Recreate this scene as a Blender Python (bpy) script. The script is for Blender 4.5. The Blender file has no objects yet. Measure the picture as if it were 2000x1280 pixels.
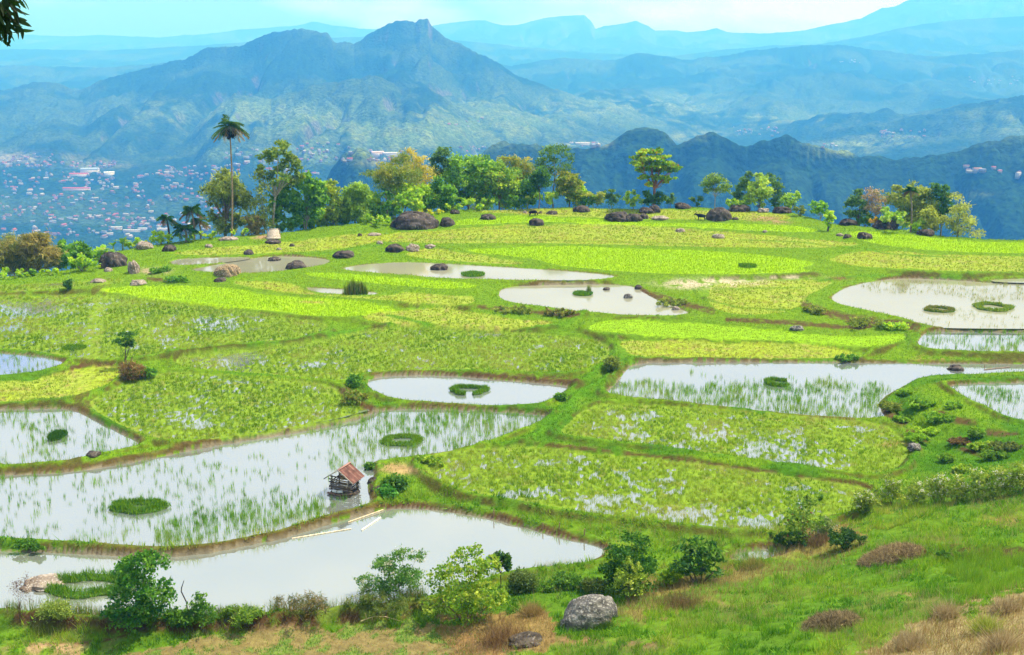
import bpy, bmesh, math, random
import numpy as np
from mathutils import Vector

# ------------------------------------------------------------------ camera, sky, sun, exposure
SC = bpy.context.scene
COL = SC.collection
F = 2200.0                      # focal length in photograph pixels (2000 wide)
TH = math.atan(580 / F)         # pitch below the horizon
ZC = 35.5
CAM = np.array([0.0, 0.0, ZC])
FW = np.array([0.0, math.cos(TH), -math.sin(TH)])
UP = np.array([0.0, math.sin(TH), math.cos(TH)])
cd = bpy.data.cameras.new("camera")
cam = bpy.data.objects.new("camera", cd)
COL.objects.link(cam)
cam.location = CAM
cam.rotation_euler = (math.pi / 2 - TH, 0, 0)
cd.sensor_width = 36.0
cd.lens = 36.0 * F / 2000.0
cd.clip_start = 0.1
cd.clip_end = 60000
SC.camera = cam

SUN_EL, SUN_AZ = math.radians(60), math.radians(68)     # azimuth: to the right of straight ahead
w = bpy.data.worlds.new("World")
SC.world = w
w.use_nodes = True
nt = w.node_tree
nt.nodes.clear()
n_out = nt.nodes.new("ShaderNodeOutputWorld")
n_bg = nt.nodes.new("ShaderNodeBackground")
n_sky = nt.nodes.new("ShaderNodeTexSky")
n_sky.sky_type = 'NISHITA'
n_sky.sun_disc = False
n_sky.sun_elevation = SUN_EL
n_sky.sun_rotation = SUN_AZ
n_sky.air_density = 1.0
n_sky.dust_density = 0.6
n_sky.ozone_density = 1.0
n_tc = nt.nodes.new("ShaderNodeTexCoord")
n_map = nt.nodes.new("ShaderNodeMapping")
n_map.inputs["Scale"].default_value = (2.2, 2.2, 7.0)
n_no = nt.nodes.new("ShaderNodeTexNoise")
n_no.inputs["Scale"].default_value = 1.6
n_no.inputs["Detail"].default_value = 6
n_rmp = nt.nodes.new("ShaderNodeMapRange")
n_rmp.inputs["From Min"].default_value = 0.44
n_rmp.inputs["From Max"].default_value = 0.62
n_mix = nt.nodes.new("ShaderNodeMix")
n_mix.data_type = 'RGBA'
n_mix.inputs["B"].default_value = (5.4, 5.9, 6.3, 1)      # sunlit cloud
nt.links.new(n_tc.outputs["Generated"], n_map.inputs["Vector"])
nt.links.new(n_map.outputs["Vector"], n_no.inputs["Vector"])
n_sep = nt.nodes.new("ShaderNodeSeparateXYZ")
n_mad = nt.nodes.new("ShaderNodeMath"); n_mad.operation = 'MULTIPLY_ADD'
n_mad.inputs[1].default_value = 0.42
nt.links.new(n_tc.outputs["Generated"], n_sep.inputs[0])
nt.links.new(n_sep.outputs["X"], n_mad.inputs[0]); nt.links.new(n_no.outputs["Fac"], n_mad.inputs[2])
n_mad2 = nt.nodes.new("ShaderNodeMath"); n_mad2.operation = 'MULTIPLY_ADD'; n_mad2.use_clamp = True
n_mad2.inputs[1].default_value = 1.1
nt.links.new(n_sep.outputs["Z"], n_mad2.inputs[0]); nt.links.new(n_mad.outputs[0], n_mad2.inputs[2])
nt.links.new(n_mad2.outputs[0], n_rmp.inputs["Value"])
n_tint = nt.nodes.new("ShaderNodeMix"); n_tint.data_type = 'RGBA'; n_tint.blend_type = 'MULTIPLY'
n_tint.inputs["Factor"].default_value = 1
n_tint.inputs["B"].default_value = (0.22, 0.52, 1.65, 1)
nt.links.new(n_sky.outputs["Color"], n_tint.inputs["A"])
nt.links.new(n_rmp.outputs["Result"], n_mix.inputs["Factor"])
nt.links.new(n_tint.outputs["Result"], n_mix.inputs["A"])
nt.links.new(n_mix.outputs["Result"], n_bg.inputs["Color"])
n_bg.inputs["Strength"].default_value = 0.115
nt.links.new(n_bg.outputs["Background"], n_out.inputs["Surface"])

sd_ = bpy.data.lights.new("sun", 'SUN')
sd_.energy = 4.7
sd_.angle = math.radians(0.5)
sd_.color = (1.0, 0.955, 0.85)
sun = bpy.data.objects.new("sun", sd_)
COL.objects.link(sun)
sdir = Vector((math.sin(SUN_AZ) * math.cos(SUN_EL), math.cos(SUN_AZ) * math.cos(SUN_EL), math.sin(SUN_EL)))
sun.rotation_euler = sdir.to_track_quat('Z', 'Y').to_euler()
sun.location = (60, 120, 200)

SC.view_settings.view_transform = 'Standard'
SC.view_settings.look = 'None'
SC.view_settings.exposure = 0.54
SC.view_settings.gamma = 1.0
SC.cycles.use_denoising = True
SC.cycles.max_bounces = 6
SC.cycles.diffuse_bounces = 2
SC.cycles.glossy_bounces = 2
SC.cycles.transmission_bounces = 3
SC.cycles.transparent_max_bounces = 4
SC.cycles.volume_bounces = 3
HAZE_DENSITY = 2.4e-4
HAZE_COLOR = (0.07, 0.37, 1.0, 1)       # air scatters blue most

# ------------------------------------------------------------------ helpers: projection
def ray(px, py):
    px = np.asarray(px, float); py = np.asarray(py, float)
    a = (px - 1000) / F; b = (640 - py) / F
    return np.stack([a, FW[1] + b * UP[1], FW[2] + b * UP[2]], -1)

def at_z(px, py, z):
    d = ray(px, py)
    t = (np.asarray(z) - ZC) / d[..., 2]
    return CAM + d * t[..., None]

def at_y(px, py, Y):
    d = ray(px, py)
    t = Y / d[..., 1]
    return CAM + d * t[..., None]

def project(X, Y, Z):
    dz = Z - ZC
    dep = Y * FW[1] + dz * FW[2]
    dep = np.where(dep < 0.5, 0.5, dep)
    u = Y * UP[1] + dz * UP[2]
    return 1000 + F * X / dep, 640 - F * u / dep

def depth_of(P):
    return float(np.dot(np.asarray(P) - CAM, FW))

# ------------------------------------------------------------------ helpers: noise
def _hash(ix, iy, seed):
    h = (ix.astype(np.int64) * 374761393 + iy.astype(np.int64) * 668265263 + seed * 974634777) & 0xFFFFFFFF
    h = ((h ^ (h >> 13)) * 1274126177) & 0xFFFFFFFF
    h = (h ^ (h >> 16)) & 0xFFFFFFFF
    return h.astype(np.float64) / 4294967295.0

def vnoise(x, y, seed=0):
    ix = np.floor(x); iy = np.floor(y)
    fx = x - ix; fy = y - iy
    fx = fx * fx * (3 - 2 * fx); fy = fy * fy * (3 - 2 * fy)
    a = _hash(ix, iy, seed); b = _hash(ix + 1, iy, seed)
    c = _hash(ix, iy + 1, seed); d = _hash(ix + 1, iy + 1, seed)
    return (a * (1 - fx) + b * fx) * (1 - fy) + (c * (1 - fx) + d * fx) * fy

def fbm(x, y, seed=0, oct=4):
    v = 0; a = 0.5; s = 0
    for k in range(oct):
        v = v + a * vnoise(x, y, seed + k * 17); s += a
        a *= 0.5; x = x * 2.03 + 5.3; y = y * 2.03 - 3.1
    return v / s

def sstep(a, b, x):
    t = np.clip((x - a) / (b - a), 0, 1)
    return t * t * (3 - 2 * t)

def inpoly(px, py, poly):
    r = np.zeros(px.shape, bool)
    n = len(poly)
    for i in range(n):
        x1, y1 = poly[i]; x2, y2 = poly[(i + 1) % n]
        if y1 == y2: continue
        c = ((y1 > py) != (y2 > py)) & (px < (x2 - x1) * (py - y1) / (y2 - y1) + x1)
        r ^= c
    return r

# ------------------------------------------------------------------ helpers: meshes and objects
def np_mesh(name, V, Fc, mats, col=None, smooth=False, mi=None):
    """V (n,3); Fc: one (m,k) array or a list of such arrays."""
    if not isinstance(Fc, list): Fc = [Fc]
    Fc = [f for f in Fc if len(f)]
    me = bpy.data.meshes.new(name)
    V = np.ascontiguousarray(V, dtype=np.float32)
    me.vertices.add(len(V)); me.vertices.foreach_set("co", V.ravel())
    loops = np.concatenate([f.ravel() for f in Fc]).astype(np.int32)
    tot = np.concatenate([np.full(len(f), f.shape[1]) for f in Fc]).astype(np.int32)
    st = np.concatenate([[0], np.cumsum(tot)[:-1]]).astype(np.int32)
    me.loops.add(len(loops)); me.loops.foreach_set("vertex_index", loops)
    me.polygons.add(len(tot)); me.polygons.foreach_set("loop_start", st)
    me.polygons.foreach_set("loop_total", tot)
    if smooth: me.polygons.foreach_set("use_smooth", np.ones(len(tot), bool))
    for m in (mats if isinstance(mats, (list, tuple)) else [mats]): me.materials.append(m)
    if mi is not None: me.polygons.foreach_set("material_index", np.asarray(mi, np.int32))
    me.update(calc_edges=True)
    if col is not None:
        a = me.attributes.new("Col", 'FLOAT_COLOR', 'POINT')
        c = np.ones((len(V), 4), np.float32); c[:, :3] = np.clip(col, 0, 1)
        a.data.foreach_set("color", c.ravel())
    return me

def put(name, me, parent=None, loc=None):
    o = bpy.data.objects.new(name, me)
    COL.objects.link(o)
    if parent is not None: o.parent = parent
    if loc is not None: o.location = loc
    return o

def tag(o, label=None, cat=None, group=None, kind=None):
    if label: o["label"] = label
    if cat: o["category"] = cat
    if group: o["group"] = group
    if kind: o["kind"] = kind
    return o

def empty(name, loc, label, cat, group=None):
    o = bpy.data.objects.new(name, None)
    COL.objects.link(o); o.location = loc
    o.empty_display_size = 0.5
    return tag(o, label, cat, group)

class MB:
    """Collects tubes, boxes, leaves and blades; builds ONE mesh."""
    def __init__(s): s.v = []; s.f = []; s.c = []; s.n = 0
    def add(s, V, Fc, col=(.5, .5, .5)):
        V = np.asarray(V, float); Fc = np.asarray(Fc, int)
        s.v.append(V); s.f.append(Fc + s.n); s.n += len(V)
        c = np.asarray(col, float)
        s.c.append(np.broadcast_to(c, (len(V), 3)).copy() if c.ndim == 1 else c)
    def tube(s, P, R, col=(.2, .15, .1), k=7, cap=True):
        P = np.asarray(P, float); R = np.broadcast_to(np.asarray(R, float), (len(P),))
        T = np.gradient(P, axis=0); T /= np.linalg.norm(T, axis=1)[:, None] + 1e-9
        ref = np.array([0.0, 0, 1]) if abs(T[0, 2]) < .9 else np.array([1.0, 0, 0])
        A = np.cross(T, ref); A /= np.linalg.norm(A, axis=1)[:, None] + 1e-9
        B = np.cross(T, A)
        an = np.linspace(0, 2 * np.pi, k, endpoint=False)
        V = P[:, None] + R[:, None, None] * (np.cos(an)[None, :, None] * A[:, None] + np.sin(an)[None, :, None] * B[:, None])
        n = len(P); i = np.arange(n - 1)[:, None] * k; j = np.arange(k)[None]
        q = np.stack([i + j, i + (j + 1) % k, i + k + (j + 1) % k, i + k + j], -1).reshape(-1, 4)
        s.add(V.reshape(-1, 3), q, col)
        if cap:
            for e, o in ((0, 1), (n - 1, -1)):
                c = np.concatenate([V[e], P[e][None]])
                s.add(c, [[(a + 1) % k, a, k, k][:3] if o > 0 else [a, (a + 1) % k, k] for a in range(k)], col)
    def box(s, c, size, rz=0.0, col=(.3, .3, .3), tilt=(0, 0)):
        sx, sy, sz = [x / 2 for x in size]
        v = np.array([[x, y, z] for x in (-sx, sx) for y in (-sy, sy) for z in (-sz, sz)], float)
        ax, ay = tilt
        ca, sa = math.cos(ax), math.sin(ax)
        v = v @ np.array([[1, 0, 0], [0, ca, sa], [0, -sa, ca]])
        ca, sa = math.cos(ay), math.sin(ay)
        v = v @ np.array([[ca, 0, -sa], [0, 1, 0], [sa, 0, ca]])
        ca, sa = math.cos(rz), math.sin(rz)
        v = v @ np.array([[ca, sa, 0], [-sa, ca, 0], [0, 0, 1]])
        s.add(v + np.asarray(c), [[0, 1, 3, 2], [4, 6, 7, 5], [0, 4, 5, 1], [2, 3, 7, 6], [0, 2, 6, 4], [1, 5, 7, 3]], col)
    def build(s, name, mat, parent=None, smooth=False, loc=None, offset=None):
        V = np.concatenate(s.v); C = np.concatenate(s.c)
        if offset is not None: V = V - np.asarray(offset)
        by = {}
        for f in s.f:
            if len(f): by.setdefault(f.shape[1], []).append(f)
        me = np_mesh(name, V, [np.concatenate(x) for x in by.values()], mat, C, smooth)
        return put(name, me, parent, loc)

def leaves(mb, C, D, L, W, col, rng, fold=0.0):
    """rhombus leaves at C along unit D."""
    n = len(C)
    if n == 0: return
    R = rng.normal(size=(n, 3))
    S = np.cross(D, R); S /= np.linalg.norm(S, axis=1)[:, None] + 1e-9
    L = np.broadcast_to(L, (n,))[:, None]; W = np.broadcast_to(W, (n,))[:, None]
    N = np.cross(S, D)
    v = np.stack([C - D * L * .5, C + S * W * .5 + N * W * fold - D * L * .06, C + D * L * .5, C - S * W * .5 + N * W * fold - D * L * .06], 1).reshape(-1, 3)
    f = np.arange(4 * n).reshape(-1, 4)
    mb.add(v, f, np.repeat(col, 4, axis=0))

def blades_arr(P, h, w, lean, rng):
    n = len(P)
    az = rng.uniform(0, 2 * np.pi, n); ln = rng.uniform(0, 2 * np.pi, n)
    side = np.stack([np.cos(az), np.sin(az), np.zeros(n)], 1) * (np.broadcast_to(w, (n,))[:, None] * .5)
    tip = P.copy()
    lm = np.abs(rng.normal(0, 1, n)) * lean * h
    tip[:, 0] += np.cos(ln) * lm; tip[:, 1] += np.sin(ln) * lm; tip[:, 2] += h
    return np.stack([P - side, P + side, tip], 1).reshape(-1, 3)

# ------------------------------------------------------------------ materials
def new_mat(name):
    m = bpy.data.materials.new(name); m.use_nodes = True
    m.node_tree.nodes.clear()
    return m, m.node_tree
def N(nt, t, **k):
    n = nt.nodes.new(t)
    for a, b in k.items(): setattr(n, a, b)
    return n
def noise_fac(nt, scale, lo, hi, detail=4, coord="Object"):
    tc = N(nt, "ShaderNodeTexCoord"); no = N(nt, "ShaderNodeTexNoise")
    no.inputs["Scale"].default_value = scale; no.inputs["Detail"].default_value = detail
    nt.links.new(tc.outputs[coord], no.inputs["Vector"])
    mr = N(nt, "ShaderNodeMapRange")
    mr.inputs["From Min"].default_value = 0.3; mr.inputs["From Max"].default_value = 0.7
    mr.inputs["To Min"].default_value = lo; mr.inputs["To Max"].default_value = hi
    nt.links.new(no.outputs["Fac"], mr.inputs["Value"])
    return mr.outputs["Result"], no.outputs["Fac"]
def principled(nt, rough=.8, spec=.2):
    o = N(nt, "ShaderNodeOutputMaterial"); p = N(nt, "ShaderNodeBsdfPrincipled")
    p.inputs["Roughness"].default_value = rough
    p.inputs["Specular IOR Level"].default_value = spec
    nt.links.new(p.outputs["BSDF"], o.inputs["Surface"])
    return p, o
def attr_col(nt):
    a = N(nt, "ShaderNodeAttribute"); a.attribute_name = "Col"
    return a.outputs["Color"]
def mul(nt, col, fac):
    m = N(nt, "ShaderNodeMix"); m.data_type = 'RGBA'; m.blend_type = 'MULTIPLY'
    m.inputs["Factor"].default_value = 1
    nt.links.new(col, m.inputs["A"]); nt.links.new(fac, m.inputs["B"])
    return m.outputs["Result"]

def mat_attr(name, rough=.85, spec=.15, transl=0.0, scale=None, lo=.75, hi=1.25, bump=0, bscale=3, bdist=.1):
    m, t = new_mat(name)
    p, o = principled(t, rough, spec)
    c = attr_col(t)
    if scale:
        f, _ = noise_fac(t, scale, lo, hi)
        c = mul(t, c, f)
    t.links.new(c, p.inputs["Base Color"])
    if bump:
        _, f = noise_fac(t, bscale, 0, 1, 6)
        b = N(t, "ShaderNodeBump"); b.inputs["Strength"].default_value = bump; b.inputs["Distance"].default_value = bdist
        t.links.new(f, b.inputs["Height"]); t.links.new(b.outputs["Normal"], p.inputs["Normal"])
    if transl:
        tr = N(t, "ShaderNodeBsdfTranslucent"); mx = N(t, "ShaderNodeMixShader")
        mx.inputs["Fac"].default_value = transl
        t.links.new(c, tr.inputs["Color"])
        t.links.new(p.outputs["BSDF"], mx.inputs[1]); t.links.new(tr.outputs["BSDF"], mx.inputs[2])
        t.links.new(mx.outputs["Shader"], o.inputs["Surface"])
    return m

M_GROUND = mat_attr("ground_cover", .95, .05, 0, 2.3, .72, 1.28, .6, 6, .12)
M_HILL = mat_attr("forest_cover", 1, .0, 0, .11, .35, 1.65, 1.0, .09, 9)
M_GRASS = mat_attr("grass_blade", .7, .12, .5)
M_LEAF = mat_attr("leaf", .55, .25, .5)
M_BARK = mat_attr("bark", .9, .1, 0, 4, .6, 1.35, .5, 9, .03)
M_WOOD = mat_attr("weathered_wood", .85, .15, 0, 7, .6, 1.4, .4, 18, .02)
M_TIN = mat_attr("rusty_tin", .75, .2, 0, 2.2, .45, 1.5)
M_PLAIN = mat_attr("plain", .7, .2, 0, 6, .85, 1.15)
M_ANIMAL = mat_attr("hide", .7, .2, 0, 8, .8, 1.2)

def mat_water(name, c1, c2, rough=.05, ripple=.02, mirror=.46):
    m, t = new_mat(name)
    p, o = principled(t, rough, .5)
    p.inputs["IOR"].default_value = 1.33
    f, _ = noise_fac(t, .06, 0, 1, 5)
    mx = N(t, "ShaderNodeMix"); mx.data_type = 'RGBA'
    mx.inputs["A"].default_value = (*c1, 1); mx.inputs["B"].default_value = (*c2, 1)
    t.links.new(f, mx.inputs["Factor"]); t.links.new(mx.outputs["Result"], p.inputs["Base Color"])
    _, h = noise_fac(t, 2.5, 0, 1, 3)
    b = N(t, "ShaderNodeBump"); b.inputs["Strength"].default_value = ripple; b.inputs["Distance"].default_value = .05
    t.links.new(h, b.inputs["Height"]); t.links.new(b.outputs["Normal"], p.inputs["Normal"])
    gl = N(t, "ShaderNodeBsdfGlossy"); gl.inputs["Roughness"].default_value = rough * .6
    gl.inputs["Color"].default_value = (.95, .97, 1, 1)
    t.links.new(b.outputs["Normal"], gl.inputs["Normal"])
    ms = N(t, "ShaderNodeMixShader"); ms.inputs["Fac"].default_value = mirror
    t.links.new(p.outputs["BSDF"], ms.inputs[1]); t.links.new(gl.outputs["BSDF"], ms.inputs[2])
    t.links.new(ms.outputs["Shader"], o.inputs["Surface"])
    return m
M_PALE = mat_water("silty_pale_water", (.17, .20, .19), (.22, .245, .225), .05, .10)
M_TAN = mat_water("silty_tan_water", (.26, .26, .18), (.32, .32, .225), .05, .05, .18)
M_MILK = mat_water("milky_water", (.17, .21, .20), (.27, .28, .21), .06, .10)

def mat_rock(name, dark, light, lichen, lic=.55, scale=1.0, streak=1.0):
    m, t = new_mat(name)
    p, o = principled(t, .92, .12)
    tc = N(t, "ShaderNodeTexCoord"); mp = N(t, "ShaderNodeMapping")
    mp.inputs["Scale"].default_value = (scale, scale, scale * streak)
    t.links.new(tc.outputs["Object"], mp.inputs["Vector"])
    n1 = N(t, "ShaderNodeTexNoise"); n1.inputs["Scale"].default_value = 1.1; n1.inputs["Detail"].default_value = 8
    n2 = N(t, "ShaderNodeTexNoise"); n2.inputs["Scale"].default_value = 4.5; n2.inputs["Detail"].default_value = 8
    t.links.new(mp.outputs["Vector"], n1.inputs["Vector"]); t.links.new(mp.outputs["Vector"], n2.inputs["Vector"])
    r1 = N(t, "ShaderNodeMapRange"); r1.inputs["From Min"].default_value = .35; r1.inputs["From Max"].default_value = .65
    t.links.new(n1.outputs["Fac"], r1.inputs["Value"])
    a = N(t, "ShaderNodeMix"); a.data_type = 'RGBA'
    a.inputs["A"].default_value = (*dark, 1); a.inputs["B"].default_value = (*light, 1)
    t.links.new(r1.outputs["Result"], a.inputs["Factor"])
    r2 = N(t, "ShaderNodeMapRange"); r2.inputs["From Min"].default_value = lic; r2.inputs["From Max"].default_value = lic + .08
    t.links.new(n2.outputs["Fac"], r2.inputs["Value"])
    b = N(t, "ShaderNodeMix"); b.data_type = 'RGBA'
    b.inputs["B"].default_value = (*lichen, 1)
    t.links.new(r2.outputs["Result"], b.inputs["Factor"]); t.links.new(a.outputs["Result"], b.inputs["A"])
    t.links.new(b.outputs["Result"], p.inputs["Base Color"])
    bp = N(t, "ShaderNodeBump"); bp.inputs["Strength"].default_value = .7; bp.inputs["Distance"].default_value = .12
    t.links.new(n2.outputs["Fac"], bp.inputs["Height"]); t.links.new(bp.outputs["Normal"], p.inputs["Normal"])
    return m
M_ROCK = mat_rock("dark_rock", (.028, .024, .021), (.11, .09, .075), (.22, .20, .17), .60, .9, .35)
M_ROCKP = mat_rock("pale_rock", (.17, .13, .10), (.36, .30, .24), (.48, .45, .40), .56, 1.2)
M_LICHEN = mat_rock("lichen_rock", (.07, .065, .06), (.22, .21, .19), (.34, .33, .30), .54, 1.6)

M_SHAG = mat_rock("straw_covered_rock", (.12, .085, .05), (.30, .22, .13), (.42, .33, .20), .50, 1.6)

# ------------------------------------------------------------------ the terraces: polygons in photograph pixels, each with its own level
# (name, level, type, material, points)   W open water, S water with rice, G wet stubble, O stubble, L young rice, B grass
FIELDS = [
 ("P1", 0.2, "W", M_MILK, [(0,1078),(60,1075),(150,1080),(300,1088),(400,1081),(470,1067),(560,1049),(640,1023),(740,996),(800,991),(880,999),(960,1013),(1030,1031),(1100,1051),(1150,1061),(1190,1073),(1168,1096),(1110,1106),(1030,1115),(980,1122),(900,1150),(800,1185),(700,1192),(550,1203),(400,1212),(250,1214),(100,1203),(0,1196)]),
 ("P2", 0.5, "S", M_PALE, [(0,932),(100,926),(200,913),(300,895),(400,873),(500,857),(600,841),(680,822),(720,808),(770,798),(900,800),(1040,808),(1080,813),(1010,846),(960,862),(900,880),(830,893),(760,898),(722,906),(735,925),(718,950),(724,975),(730,984),(640,1007),(560,1034),(470,1054),(380,1070),(250,1068),(100,1056),(0,1046)]),
 ("P3", 0.8, "S", M_PALE, [(0,802),(60,799),(140,797),(180,817),(240,847),(285,868),(230,884),(150,899),(60,909),(0,914)]),
 ("P4", 0.72, "W", M_PALE, [(722,738),(770,733),(850,732),(950,740),(1050,748),(1118,754),(1102,768),(1062,788),(1040,795),(950,793),(860,789),(780,784),(738,770),(714,752)]),
 ("P5", 0.95, "S", M_PALE, [(1235,710),(1300,707),(1600,708),(1800,710),(2000,712),(2000,727),(1850,733),(1795,738),(1768,754),(1738,770),(1718,786),(1722,802),(1735,820),(1600,814),(1500,804),(1400,794),(1300,784),(1175,772),(1202,750),(1215,730)]),
 ("P6", 2.0, "S", M_PALE, [(1845,753),(1900,749),(2000,744),(2000,832),(1975,826),(1932,800),(1880,775)]),
 ("P7", 1.7, "S", M_PALE, [(1802,650),(1835,647),(2000,652),(2000,692),(1900,687),(1785,681)]),
 ("P8", 2.1, "S", M_TAN, [(1622,580),(1650,562),(1700,550),(1760,543),(1850,546),(1950,554),(2000,560),(2000,642),(1900,641),(1815,639),(1760,620),(1680,604),(1628,591)]),
 ("P9", 2.3, "W", M_TAN, [(1922,546),(2000,541),(2000,553),(1955,552)]),
 ("P10", 2.08, "W", M_TAN, [(976,562),(1050,557),(1150,555),(1240,558),(1260,575),(1310,598),(1362,615),(1250,617),(1150,611),(1060,599),(972,587)]),
 ("P11", 2.6, "W", M_TAN, [(662,525),(700,518),(780,512),(860,515),(960,521),(1050,526),(1150,533),(1218,541),(1150,547),(1050,547),(960,546),(870,544),(780,536),(700,531)]),
 ("P12", 2.6, "W", M_TAN, [(365,528),(430,516),(520,500),(600,502),(648,508),(640,517),(560,529),(480,534),(400,532)]),
 ("P13", 1.45, "S", M_PALE, [(0,680),(60,692),(128,706),(118,714),(60,733),(0,743)]),
 ("P14", 2.3, "W", M_TAN, [(590,562),(650,564),(760,574),(700,577),(620,572)]),
 ("P16", 0.6, "S", M_MILK, [(1425,1090),(1445,1076),(1530,1068),(1540,1092),(1430,1102)]),
 ("P17", 2.7, "W", M_TAN, [(330,508),(400,504),(470,502),(495,505),(420,515),(340,520)]),
 ("FA", 0.95, "G", M_PALE, [(170,792),(192,775),(270,740),(320,728),(500,735),(655,754),(668,775),(690,793),(735,800),(715,806),(660,821),(560,838),(470,852),(400,862),(310,863),(250,840),(200,815)]),
 ("FD", 1.2, "O", None, [(0,757),(60,745),(140,727),(180,714),(246,714),(236,740),(180,765),(130,783),(0,791)]),
 ("FC", 1.55, "G", M_PALE, [(0,590),(60,580),(180,577),(300,587),(450,606),(560,623),(640,632),(640,648),(560,666),(430,677),(330,689),(260,700),(180,704),(135,700),(70,686),(0,673)]),
 ("FB", 1.0, "G", M_PALE, [(345,700),(440,689),(560,679),(660,661),(720,646),(800,641),(950,649),(1100,656),(1180,668),(1196,690),(1168,718),(1100,733),(1000,727),(900,724),(780,724),(720,729),(690,737),(670,748),(560,736),(440,727),(345,720)]),
 ("FE", 1.2, "O", None, [(1205,663),(1300,666),(1450,673),(1600,675),(1690,692),(1650,702),(1400,700),(1260,700),(1218,693)]),
 ("FF", 1.62, "B", None, [(1130,645),(1180,626),(1300,627),(1430,637),(1560,651),(1680,662),(1770,652),(1768,670),(1690,682),(1560,666),(1400,663),(1250,656)]),
 ("FB2", 1.62, "O", None, [(705,616),(760,606),(850,601),(930,613),(1000,623),(1090,629),(1060,639),(940,641),(820,634),(720,631)]),
 ("L1", 2.0, "L", None, [(180,566),(260,559),(420,560),(560,580),(700,589),(780,601),(750,609),(690,621),(600,617),(480,604),(350,589),(240,576)]),
 ("FR", 2.25, "O", None, [(440,551),(520,548),(585,558),(600,574),(700,581),(770,578),(790,570),(900,582),(925,577),(928,597),(850,595),(740,586),(600,576),(500,564)]),
 ("L2", 2.5, "L", None, [(580,535),(640,533),(760,542),(880,551),(935,556),(928,565),(850,565),(740,555),(640,545)]),
 ("LB", 2.75, "L", None, [(890,488),(1000,483),(1100,481),(1300,488),(1440,493),(1615,515),(1560,524),(1595,532),(1450,536),(1300,536),(1200,530),(1090,520),(1045,506),(960,498)]),
 ("FG", 2.65, "O", None, [(775,500),(830,484),(900,493),(960,503),(1030,513),(1010,518),(900,513)]),
 ("FH", 2.9, "O", None, [(705,471),(760,456),(850,451),(1000,441),(1150,438),(1300,446),(1500,461),(1630,471),(1690,478),(1640,485),(1450,485),(1250,480),(1000,475),(850,477)]),
 ("FI", 3.3, "L", None, [(890,430),(1000,422),(1100,426),(1200,433),(1400,437),(1560,441),(1615,455),(1500,453),(1300,441),(1100,434),(980,436),(880,442)]),
 ("FJ", 3.6, "O", None, [(900,416),(1000,407),(1200,409),(1400,411),(1540,419),(1555,431),(1400,430),(1200,428),(1000,417)]),
 ("FK", 3.2, "L", None, [(1645,453),(1720,453),(1800,463),(1900,473),(2000,479),(2000,497),(1850,494),(1700,478)]),
 ("FL", 3.0, "O", None, [(1700,488),(1850,500),(2000,505),(2000,528),(1900,532),(1750,525),(1655,520),(1605,505)]),
 ("FM", 2.1, "O", None, [(1372,575),(1400,553),(1480,549),(1600,546),(1636,549),(1602,566),(1570,582),(1575,595),(1540,610),(1480,618),(1400,612)]),
 ("F1", 0.75, "G", M_PALE, [(1180,790),(1300,795),(1450,806),(1600,820),(1730,830),(1755,850),(1780,880),(1755,920),(1700,931),(1600,917),(1450,897),(1320,879),(1200,864),(1085,851),(1105,835),(1135,805)]),
 ("F2", 0.6, "G", M_PALE, [(835,890),(930,879),(1040,873),(1180,889),(1320,902),(1480,922),(1620,942),(1700,957),(1718,985),(1680,1000),(1600,1015),(1545,1030),(1520,1042),(1440,1040),(1300,1024),(1150,1007),(1000,978),(900,962),(850,942),(822,912)]),
 ("FN", 2.8, "O", None, [(320,496),(400,486),(520,478),(600,468),(700,456),(780,457),(740,473),(660,489),(560,494),(470,498),(380,500)]),
 ("FO", 2.2, "G", M_PALE, [(0,566),(60,556),(180,549),(240,545),(250,553),(120,566),(0,580)]),
]
# edge of the plateau: beyond it the ground falls away into the valley
EDGE = [(-350, 560, 1.54), (-100, 548, 1.66), (0, 543, 1.79), (60, 536, 1.92), (130, 530, 2.05), (190, 518, 2.24), (225, 492, 2.62), (300, 480, 2.82), (400, 468, 3.01), (480, 462, 3.14), (560, 455, 3.26), (620, 445, 3.46), (700, 437, 3.65), (760, 428, 3.78), (840, 415, 4.03), (900, 408, 4.16), (1000, 403, 4.29), (1100, 399, 4.42), (1250, 402, 4.42), (1350, 400, 4.42), (1450, 407, 4.22), (1550, 415, 4.03), (1620, 437, 3.52), (1700, 445, 3.26), (1760, 450, 3.2), (1850, 464, 2.94), (1920, 469, 2.82), (2000, 472, 2.75), (2150, 480, 2.62), (2400, 486, 2.56)]
CTRL = [(0,1250,.1),(200,1265,.1),(600,1262,.2),(850,1275,.7),(900,1230,.8),(1000,1180,.8),(1000,1140,.6),(1100,1130,.55),(1100,1275,2.5),(1150,1205,1.6),(1250,1165,1.0),(1300,1115,.6),(1400,1275,5.0),(1400,1170,1.9),(1500,1140,1.8),(1500,1230,4.6),(1560,1085,1.2),(1650,1050,1.5),(1700,1210,6.2),(1760,1080,3.6),(1750,1000,1.9),(1650,1280,7.5),(1850,1280,10.2),(2000,1280,12),(1850,1200,8.2),(2000,1170,8.8),(2000,1085,6.2),(1880,1085,5.0),(2000,1000,4.2),(1880,990,3.2),(2000,930,3.4),(1850,945,2.4),(1780,930,1.5),(1990,868,2.7),(1940,895,1.7),(1750,860,.85),(1775,775,2.6),(1810,742,2.5),(1840,775,2.5),(1890,805,2.4),(1940,832,2.5),(1738,832,.9),(1775,850,.9),(1810,872,1.0),(1850,895,1.2),(1740,800,1.4),
 (1350,1080,.6),(1250,1085,.55),(780,960,.9),(770,925,.8),(740,950,.9),(1790,640,1.9),(1650,615,1.9),(250,520,2.8),(290,545,2.4),(330,535,2.5),(160,540,2.35),(440,470,3.6),(1350,545,2.5),(1500,540,2.6),
 (1150,1050,.5),(950,985,.55)]
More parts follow.
